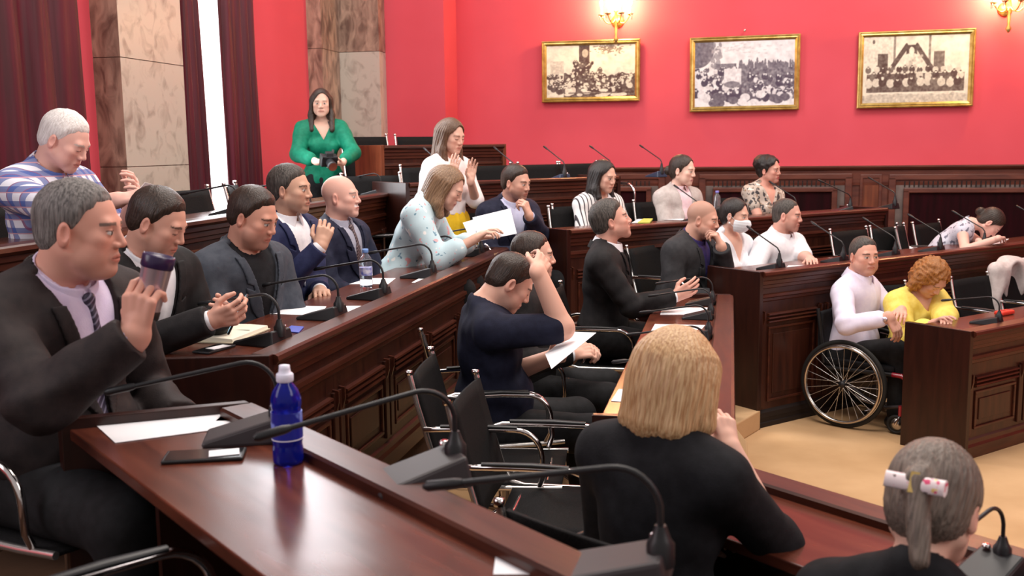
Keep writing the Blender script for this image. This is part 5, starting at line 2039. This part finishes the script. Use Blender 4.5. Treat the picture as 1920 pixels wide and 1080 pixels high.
# ------------------------------------------------------------------ papers, books and small things
z2 = zt2 + .001
sheet(((506, 589), (532, 573), (612, 575), (600, 592)), z2, 'white sheet before the man in the slate blazer')
sheet(((626, 590), (640, 574), (684, 574), (668, 590)), z2, 'white sheet past the second microphone')
sheet(((655, 533), (690, 522), (742, 522), (728, 533)), z2, 'white sheet lying beside the water bottle')
sheet(((772, 530), (790, 520), (806, 520), (790, 531)), z2, 'small white sheet behind the third microphone')
sheet(((800, 488), (838, 477), (862, 478), (838, 490)), z2, 'white sheet under the elbow of the teal blouse woman')
sheet(((868, 462), (884, 455), (922, 455), (905, 463)), z2, 'white sheet just before the upright folder')
sheet(((1238, 590), (1242, 577), (1336, 577), (1322, 590)), zt1 + .001, 'white sheet below the outstretched hand')
sheet(((1220, 622), (1228, 608), (1322, 610), (1310, 624)), zt1 + .001, 'white sheet touching the top of the blonde hair')
sheet(((1186, 662), (1196, 650), (1232, 650), (1224, 664)), zt1 + .001, 'white sheet beside the blonde hair at ear height')
sheet(((1146, 752), (1160, 730), (1212, 732), (1200, 756)), zt1 + .001, 'white sheet nearest the viewer on the low front row')
sheet(((181, 799), (402, 768), (452, 800), (216, 831)), zn + .001, 'large white sheet on the nearest desk')
sheet(((404, 790), (420, 776), (452, 776), (462, 790)), zn + .001, 'second white sheet half under the grey microphone')
sheet(((925, 1078), (930, 1036), (1030, 1034), (1098, 1078)), zn + .001, 'white sheet at the very front of the nearest desk')
sheet(((1184, 418), (1196, 411), (1214, 411), (1206, 418)), TR[2] + .747, 'white sheet on the desk beside the striped woman')
sheet(((1196, 419), (1206, 412), (1224, 412), (1218, 419)), TR[2] + .750, 'yellow-green booklet beside the striped woman', 'booklet', 'booklet', mat('lime_cover', (.55, .58, .10, 1), .5), None, .01)
sheet(((1470, 508), (1478, 498), (1516, 498), (1512, 508)), 1.017, 'white sheet under the arms of the polo man')
sheet(((1820, 462), (1850, 450), (1892, 448), (1868, 462)), 1.017, 'white sheet under the sleeping woman')
sheet(((1245, 412), (1262, 404), (1290, 405), (1280, 413)), TR[2] + .747, 'white sheet in front of the beige cardigan')
sheet(((534, 622), (546, 612), (570, 614), (560, 625)), z2, 'blue folder corner showing past the first microphone', 'folder', 'folder', mat('blue_cover', (.05, .08, .45, 1), .5), None, .004)

# open notebook with spectacles on it
c = at_z(386, 628, z2)
nb = thing('notebook', 'open notebook with cream pages beside the man with the phone', 'notebook', (c.x, c.y, z2), angL)
cream = mat('cream_pages', (.84, .80, .66, 1), .7)
nb.scale = (1.15, 1.15, 1)
MB().box(-.135, -.17, 0, .135, .17, .004).build('cover', mat('notebook_cover', (.55, .50, .36, 1), .6), nb)
for sg, nm in ((-1, 'page_block'), (1, 'page_block')):
    mb = MB()
    pr = [(.004 * sg, .004), (.165 * sg, .004), (.163 * sg, .016), (.10 * sg, .020), (.03 * sg, .019), (.004 * sg, .010)]
    mb.prism(pr, -.128, .128)
    mb.build(nm, cream, nb)
MB().tube([(.02, -.005, .019), (.02, -.03, .019), (.02, -.15, .019)], .0012, 6).build('pen_line', plastic, nb)
wire = mat('thin_wire', (.05, .05, .06, 1), .3, .8)
g = thing('spectacles', 'folded wire spectacles lying on the open notebook', 'spectacles', (c.x - .05, c.y + .03, z2 + .0215), R(20))
for sx in (-1, 1):
    pts = [(sx * .033 + .026 * math.cos(t), 0, .021 + .020 * math.sin(t)) for t in [i * 2 * math.pi / 20 for i in range(20)]]
    MB().tube(pts, .0013, 6, closed=True).build('rim', wire, g)
    MB().tube([(sx * .059, 0, .028), (sx * .062, .05, .022), (sx * .055, .12, .003)], .0013, 6).build('temple', wire, g)
MB().tube([(-.008, 0, .026), (0, 0, .030), (.008, 0, .026)], .0013, 6).build('bridge', wire, g)

screen = mat('phone_glass', (.01, .01, .012, 1), .12)
lit = mat('phone_lit', (.3, .5, .6, 1), .3, emit=(.45, .75, .9, 1), estr=.8)


def phone(loc, rz, label, M=None, litscreen=False, group=None):
    r = thing('mobile_phone', label, 'phone', loc, rz, group)
    MB().box(-.037, -.076, 0, .037, .076, .008).build('case', plastic, r, .003)
    MB().box(-.034, -.071, .008, .034, .071, .0086).build('screen', lit if litscreen else screen, r)
    MB().lathe([(.004, -.0008), (.004, -.0002)], (.022, .06, 0), 10).build('camera_lens', chrome, r)
    if M is not None: r.matrix_world = M
    return r


q = at_z(402, 656, z2)
phone((q.x, q.y, z2), angL + R(80), 'black phone at the desk edge under a white card')
q2 = MB().box(-.022, -.04, 0, .022, .04, .001).build('card', paper)
q2.location = (q.x + .015, q.y, z2 + .0095)
q2.rotation_euler = (0, 0, angL + R(70))
tag(q2, 'small white card on the phone at the desk edge', 'card')
q = at_z(384, 858, zn)
r = phone((q.x, q.y, zn + .001), R(-82), 'large black phone on the nearest desk before the bottle')
r.scale = (1.15, 1.2, 1)
q2 = MB().box(-.024, -.034, 0, .024, .034, .0012).build('card', paper)
q2.location = (q.x + .045, q.y + .002, zn + .0105)
q2.rotation_euler = (0, 0, R(-74))
tag(q2, 'white card lying on the large phone of the nearest desk', 'card')
# phone in the hands of the man in black
M = Matrix.Translation(at_d(448, 590, 3.58)) @ Matrix.Rotation(R(-78), 4, 'Z') @ Matrix.Rotation(R(62), 4, 'X')
phone((0, 0, 0), 0, 'phone with a lit screen held by the man in the black suit', M, True)

# upright folder at the far end of the long desk
q = at_z(925, 446, z2)
fo = thing('folder', 'open white folder propped upright at the far end of the long desk', 'folder', (q.x, q.y, z2), angR + R(-20))
foi = fo.matrix_basis.inverted()
for k, cs in enumerate((((886, 408, 6.5), (957, 391, 6.42), (969, 438, 6.25), (900, 452, 6.3)), ((868, 418, 6.55), (930, 399, 6.5), (925, 436, 6.4), (880, 444, 6.4)))):
    P_ = [foi @ at_d(*c_) for c_ in cs]
    n_ = (P_[1] - P_[0]).cross(P_[3] - P_[0]).normalized() * .0012
    MB().add([p_ - n_ for p_ in P_] + [p_ + n_ for p_ in P_], [(3, 2, 1, 0), (4, 5, 6, 7), (0, 1, 5, 4), (1, 2, 6, 5), (2, 3, 7, 6), (3, 0, 4, 7)]).build('leaf', paper, fo)
MB().box(-.17, -.12, 0, .17, .02, .004).build('flap', paper, fo)
sheet(((845, 432), (900, 415), (925, 425), (890, 448)), z2 + .004, 'white pages under the hands of the teal blouse woman')


# sheets held in hands
def held(label, pts, group=None):
    c = sum(pts, Vector()) / len(pts)
    n = (pts[1] - pts[0]).cross(pts[-1] - pts[0]).normalized() * .0006
    vs = [p - c - n for p in pts] + [p - c + n for p in pts]
    k = len(pts)
    o = MB().add(vs, [tuple(range(k))[::-1], tuple(range(k, 2 * k))] + [(i, (i + 1) % k, k + (i + 1) % k, k + i) for i in range(k)]).build('paper_sheet', paper)
    o.location = c
    return tag(o, label, 'paper')


held('pale sheet held up by the man in the plaid shirt', [at_d(246, 372, 4.1), at_d(272, 342, 4.15), at_d(302, 350, 4.4), at_d(282, 378, 4.35)])
held('white sheet held by the man scratching his head', [at_d(1022, 664, 4.2), at_d(1074, 622, 4.5), at_d(1118, 624, 4.3), at_d(1034, 692, 4.0)])

# tumbler in the raised hand
hd_ = CUPMAN
fd, pd = hd_.hand[1][0], hd_.hand[1][1]
cpos = hd_.world(hd_.Wr[1] + fd * .118 + pd * .050)
steel = mat('brushed_steel', (.68, .60, .70, 1), .30, .8)
tm = thing('tumbler', 'steel and dark-rimmed tumbler held by the grey-haired man', 'tumbler', cpos, 0)
tm.rotation_euler = (R(-4), R(14), 0)
MB().lathe([(.0, -.075), (.028, -.075), (.030, -.07), (.037, .055), (.0375, .056), (.036, .056), (.03, -.065), (.0, -.066)], seg=28).build('cup', steel, tm)
MB().lathe([(.0372, .048), (.040, .052), (.040, .078), (.037, .082), (.033, .076), (.0, .070)], seg=28).build('lid', mat('dark_plum_lid', (.03, .015, .06, 1), .3), tm)
MB().lathe([(.0285, -.080), (.0305, -.078), (.0318, -.060), (.0305, -.058)], seg=28).build('base_ring', plastic, tm)


# ------------------------------------------------------------------ bottles
def bottle(loc, hgt, rad, m_body, m_cap, label, m_label=None, sport=False):
    r = thing('bottle', label, 'bottle', loc)
    h = hgt
    pr = [(.0, 0), (.80, .0), (.97, .02), (1, .05), (1, .16), (.955, .19), (.955, .215), (1, .24), (1, .52), (.95, .55), (.95, .57), (1, .60), (.98, .67), (.80, .75), (.52, .81), (.42, .84), (.42, .88), (0, .88)]
    MB().lathe([(a * rad, b * h) for a, b in pr], seg=32).build('shell', m_body, r)
    if sport: cp = [(.50, .83), (.56, .84), (.56, .905), (.50, .915), (.40, .925), (.36, .96), (.34, .995), (.0, 1.0)]
    else: cp = [(.46, .87), (.48, .875), (.48, .955), (.44, .965), (0, .965)]
    MB().lathe([(a * rad, b * h) for a, b in cp], seg=28).build('cap', m_cap, r)
    if m_label is not None: MB().lathe([(1.012 * rad, .30 * h), (1.012 * rad, .50 * h)], seg=32).build('label_band', m_label, r)
    return r


blue_p = mat('blue_bottle', (.010, .02, .42, 1), .08, trans=.55, ior=1.33)
cap_w = mat('frosted_cap', (.80, .80, .95, 1), .4)
bb = bottle(at_z(541, 868, zn), .228, .0345, blue_p, cap_w, 'blue sports bottle with a white cap on the nearest desk', None, True)
lb = bpy.data.objects['label_band'] if 'label_band' in bpy.data.objects else None
lblue = noisy('blue_label', (.012, .02, .30, 1), (.20, .28, .80, 1), (1, 1, 1), 22, 2, .35, lo=.55, hi=.62)
MB().lathe([(.0351, .062), (.0351, .122)], seg=32).build('label_band', lblue, bb)
MB().lathe([(.0352, .0585), (.0352, .061)], seg=32).build('label_edge', cap_w, bb)
clear = mat('clear_bottle', (.85, .88, .95, 1), .05, trans=.92, ior=1.2)
lab = noisy('water_label', (.10, .14, .55, 1), (.75, .78, .92, 1), (1, 1, 1), 40, 2, .4)
bottle(at_z(687, 538, zt2), .205, .0335, clear, mat('cap_blue', (.18, .35, .75, 1), .4), 'clear water bottle with a pale blue cap on the long desk', lab)
bottle(at_z(1344, 399, TR[2] + .745), .20, .032, clear, mat('cap_violet', (.30, .28, .80, 1), .4), 'small clear bottle with a violet cap near the beige cardigan', None)

# ------------------------------------------------------------------ camera, strap, mask, watch, ring, hair clip, earring
P9 = PHOTOG
hm = P9.world((P9.Wr[0] + P9.Wr[1]) / 2 + V3(.02, .10, .02))
cmr = thing('camera', 'black camera held at the waist by the photographer', 'camera', hm, P9.rz)
cmr.rotation_euler = (R(-25), 0, P9.rz + R(10))
MB().box(-.068, -.035, -.045, .068, .035, .045).build('camera_body', plastic, cmr, .010)
MB().prism([(-.03, .04), (.03, .04), (.018, .072), (-.018, .072)], -.028, .028).build('prism_hump', plastic, cmr, .004)
MB().lathe([(.033, 0), (.033, .05), (.037, .055), (.037, .09), (.032, .092), (.028, .085), (0, .08)], m=Matrix.Translation((0, .03, 0)) @ Matrix.Rotation(R(-90), 4, 'X'), seg=24).build('lens', plastic, cmr)
MB().lathe([(.031, 0), (.034, .001), (.034, .003)], m=Matrix.Translation((0, .122, 0)) @ Matrix.Rotation(R(-90), 4, 'X'), seg=24).build('lens_ring', chrome, cmr)
MB().box(.046, -.03, .03, .068, .045, .05).build('grip', plastic, cmr, .004)
k0 = P9.world(P9.NK + P9.Ru @ V3(-.055, .05, .0))
k1 = P9.world(P9.W + P9.Ru @ V3(-.075, .135, .06))
st_ = MB().tube([k0, P9.world(P9.NK + P9.Ru @ V3(-.07, .085, -.06)), k1, hm + Vector((.03, 0, .05))], [.012] * 4, 8, flat=.25).build('camera_strap', mat('strap_grey', (.05, .045, .05, 1), .7))
tag(st_, 'dark neck strap running down to the camera', 'strap')

Pm = MASK
F = Fld.uni((-.10, -.02, -.13), (.10, .16, .02), .004)
F.ell((0, .030, -.050), (.080, .094, .080), None, 0)
F.cone((0, .08, -.02), (0, .118, -.045), .012, .012, .03)
x, y, z = np.ix_(*F.ax)
F.D += (.0007 * np.sin(z * 300) * (1 + 0 * x + 0 * y)).astype(F32)
F.D = np.maximum.reduce([F.D, F.D - 1, z + .014 + .12 * np.abs(x) + 0 * y, .030 - y + 0 * x + 0 * z, -.108 - z + 0 * x + 0 * y]).astype(F32)
mk = F.obj('face_mask', mat('mask_white', (.80, .84, .88, 1), .8), Pm.o, Pm.headM())
lp = MB()
for sg in (-1, 1):
    MB().tube([(sg * .066, .035, -.025), (sg * .082, -.005, .005), (sg * .084, -.028, -.010), (sg * .078, -.015, -.035), (sg * .062, .030, -.075)], .0016, 6).build('mask_loop', mat('mask_white', (.8, .84, .88, 1), .8), mk)
er = MB().lathe([(.0, -.008), (.007, -.004), (.008, .002), (.0, .008)], seg=12).build('earring', mat('pearl', (.9, .88, .86, 1), .2), Pm.o)
er.matrix_local = Pm.headM() @ Matrix.Translation((.082, .002, -.050))


def band_on(Pr, i, back, rad, m, name, w=.012, thick=.003, dial=None):
    fd = unit(Pr.Wr[i] - Pr.E[i])
    c = Pr.Wr[i] - fd * back
    zq = Vector(fd).to_track_quat('Z', 'X').to_matrix().to_4x4()
    b = MB().lathe([(rad, -w / 2), (rad + thick, -w / 2), (rad + thick, w / 2), (rad, w / 2)], seg=24).build(name, m, Pr.o)
    b.matrix_local = Matrix.Translation(Vector(c)) @ zq
    return b


wt = band_on(WMAN, 0 + 1, .02, .032, plastic, 'watch', .018)
MB().lathe([(.0, .0), (.016, .0), (.016, .008), (.0, .009)], seg=20, m=Matrix.Translation((0, .033, 0)) @ Matrix.Rotation(R(-90), 4, 'X')).build('dial', steel, wt)
band_on(CUPMAN, 1, -.115, .0, gold, 'ring') if False else None

# floral clip in the brown hair
cl_ = spot_mat('floral_clip', (.86, .74, .76, 1), [((.75, .08, .20, 1), 60, .60), ((.12, .08, .10, 1), 80, .66), ((.85, .60, .20, 1), 70, .68)], .4)
ck = MB()
for i in range(9):
    t = -1 + 2 * i / 8
    ck.box(-.052 + .0, 0, 0, -.052, 0, 0) if False else None
pts = [(x_ * .055, -.004 * x_ * x_, 0) for x_ in np.linspace(-1, 1, 9)]
ck.tube(pts, .016, 12, flat=1.0)
hc = ck.build('floral_hair_clip', cl_, CLIPW.o, 0)
hc.matrix_local = CLIPW.headM() @ Matrix.Translation((0, -.150, .005)) @ Matrix.Scale(.55, 4, (0, 1, 0))
MB().box(-.008, -.018, -.02, .008, -.012, .02).build('clip_buckle', gold, hc)

# ------------------------------------------------------------------ wheelchair
wb = at_z(1578, 801, 0)
WH = 131.0
wf = Vector((math.sin(R(WH)), math.cos(R(WH)), 0))
wr = Vector((wf.y, -wf.x, 0))          # rider's right
wc = wb - wr * .29
ch = thing('wheelchair', 'active wheelchair with a red frame and large spoked wheels', 'wheelchair', (wc.x, wc.y, 0), -R(WH))
tyre = mat('tyre_rubber', (.012, .012, .012, 1), .7)
rimm = mat('alloy_rim', (.62, .58, .55, 1), .22, 1.0)
redf = mat('red_lacquer', (.32, .006, .022, 1), .2, coat=.6)
spoke_m = mat('spoke_steel', (.75, .73, .70, 1), .25, .9)
RW = .292
for sx in (1, -1):
    cx = sx * .29
    cz = RW
    wheel = MB().tube([(cx, RW * .945 * math.cos(t), cz + RW * .945 * math.sin(t)) for t in [i * 2 * math.pi / 64 for i in range(64)]], .016, 10, closed=True).build('tyre', tyre, ch)
    MB().tube([(cx, RW * .885 * math.cos(t), cz + RW * .885 * math.sin(t)) for t in [i * 2 * math.pi / 64 for i in range(64)]], .0105, 8, closed=True).build('wheel_rim', rimm, wheel)
    MB().tube([(cx + sx * .028, RW * .86 * math.cos(t), cz + RW * .86 * math.sin(t)) for t in [i * 2 * math.pi / 64 for i in range(64)]], .0095, 8, closed=True).build('hand_rim', rimm, wheel)
    MB().lathe([(.0, -.03), (.018, -.03), (.024, -.022), (.016, -.01), (.016, .012), (.024, .02), (.016, .03), (.0, .034)], m=Matrix.Translation((cx, 0, cz)) @ Matrix.Rotation(R(90), 4, 'Y'), seg=18).build('hub', plastic, wheel)
    for i in range(28):
        a0 = 2 * math.pi * i / 28
        a1 = a0 + (.42 if i % 2 else -.42)
        sdx = .018 if i % 4 < 2 else -.018
        MB().tube([(cx + sdx, .02 * math.cos(a1), cz + .02 * math.sin(a1)), (cx, RW * .88 * math.cos(a0), cz + RW * .88 * math.sin(a0))], .0015, 5).build('spoke', spoke_m, wheel)
    x_ = sx * .215
    MB().tube([(x_, -.15, .37), (x_, .10, .375), (x_, .30, .38)], .014, 12).build('seat_tube', plastic, ch)
    MB().tube([(x_, .29, .38), (x_, .35, .378), (x_, .395, .35), (x_, .425, .29), (x_, .445, .20), (x_ * .97, .47, .13), (x_ * .9, .53, .08)], .016, 12).build('frame_tube', redf, ch)
    MB().tube([(x_, -.02, RW), (x_, .12, .20), (x_, .26, .16), (x_, .36, .18), (x_, .43, .24)], .013, 10).build('lower_tube', plastic_g, ch)
    MB().tube([(x_ + sx * .02, .36, .15), (x_, .42, .17), (x_, .45, .20)], .012, 10).build('caster_arm', redf, ch)
    MB().tube([(x_, -.17, .40), (x_, -.20, .62), (x_, -.22, .76)], .013, 10).build('back_post', plastic, ch)
    MB().tube([(x_ + sx * .02, .36, .19), (x_ + sx * .02, .36, .125)], .015, 10).build('caster_stem', redf, ch)
    cs = MB().tube([(x_ + sx * .02, .335 + .052 * math.cos(t), .064 + .052 * math.sin(t)) for t in [i * 2 * math.pi / 24 for i in range(24)]], .011, 8, closed=True).build('caster_wheel', tyre, ch)
    MB().lathe([(.0, -.010), (.042, -.008), (.042, .008), (.0, .010)], m=Matrix.Translation((x_ + sx * .02, .335, .064)) @ Matrix.Rotation(R(90), 4, 'Y'), seg=20).build('caster_hub', rimm, cs)
    MB().tube([(x_ + sx * .02, .36, .13), (x_ + sx * .040, .35, .10), (x_ + sx * .040, .335, .064)], .007, 8).build('caster_fork', chrome, cs)
MB().tube([(-.27, 0, RW), (.27, 0, RW)], .016, 12).build('axle', plastic, ch)
MB().box(-.21, -.17, .385, .21, .30, .43).build('seat_cushion', black_c, ch, .015)
MB().box(-.205, -.225, .44, .205, -.185, .74).build('backrest', black_c, ch, .012)
MB().box(-.16, .50, .07, .16, .64, .085).build('footplate', plastic, ch, .004)
MB().tube([(-.16, .60, .10), (0, .62, .10), (.16, .60, .10)], .009, 8).build('foot_strap', plastic, ch)

q = pos(uR, nR, at_z(1885, 618, .75).dot(uR) + .52, 3.56)
rp = thing('pouch', 'small orange-red pouch on the desk before the beige jacket', 'pouch', (q.x, q.y, .746), angR)
MB().plate([(-.07, -.03), (.07, -.03), (.078, 0), (.07, .035), (-.07, .035), (-.078, 0)], 0, .028).build('pouch_body', mat('red_leather', (.75, .05, .03, 1), .45), rp, .010)
MB().tube([(-.066, 0, .0295), (.066, 0, .0295)], .002, 6).build('zip', chrome, rp)
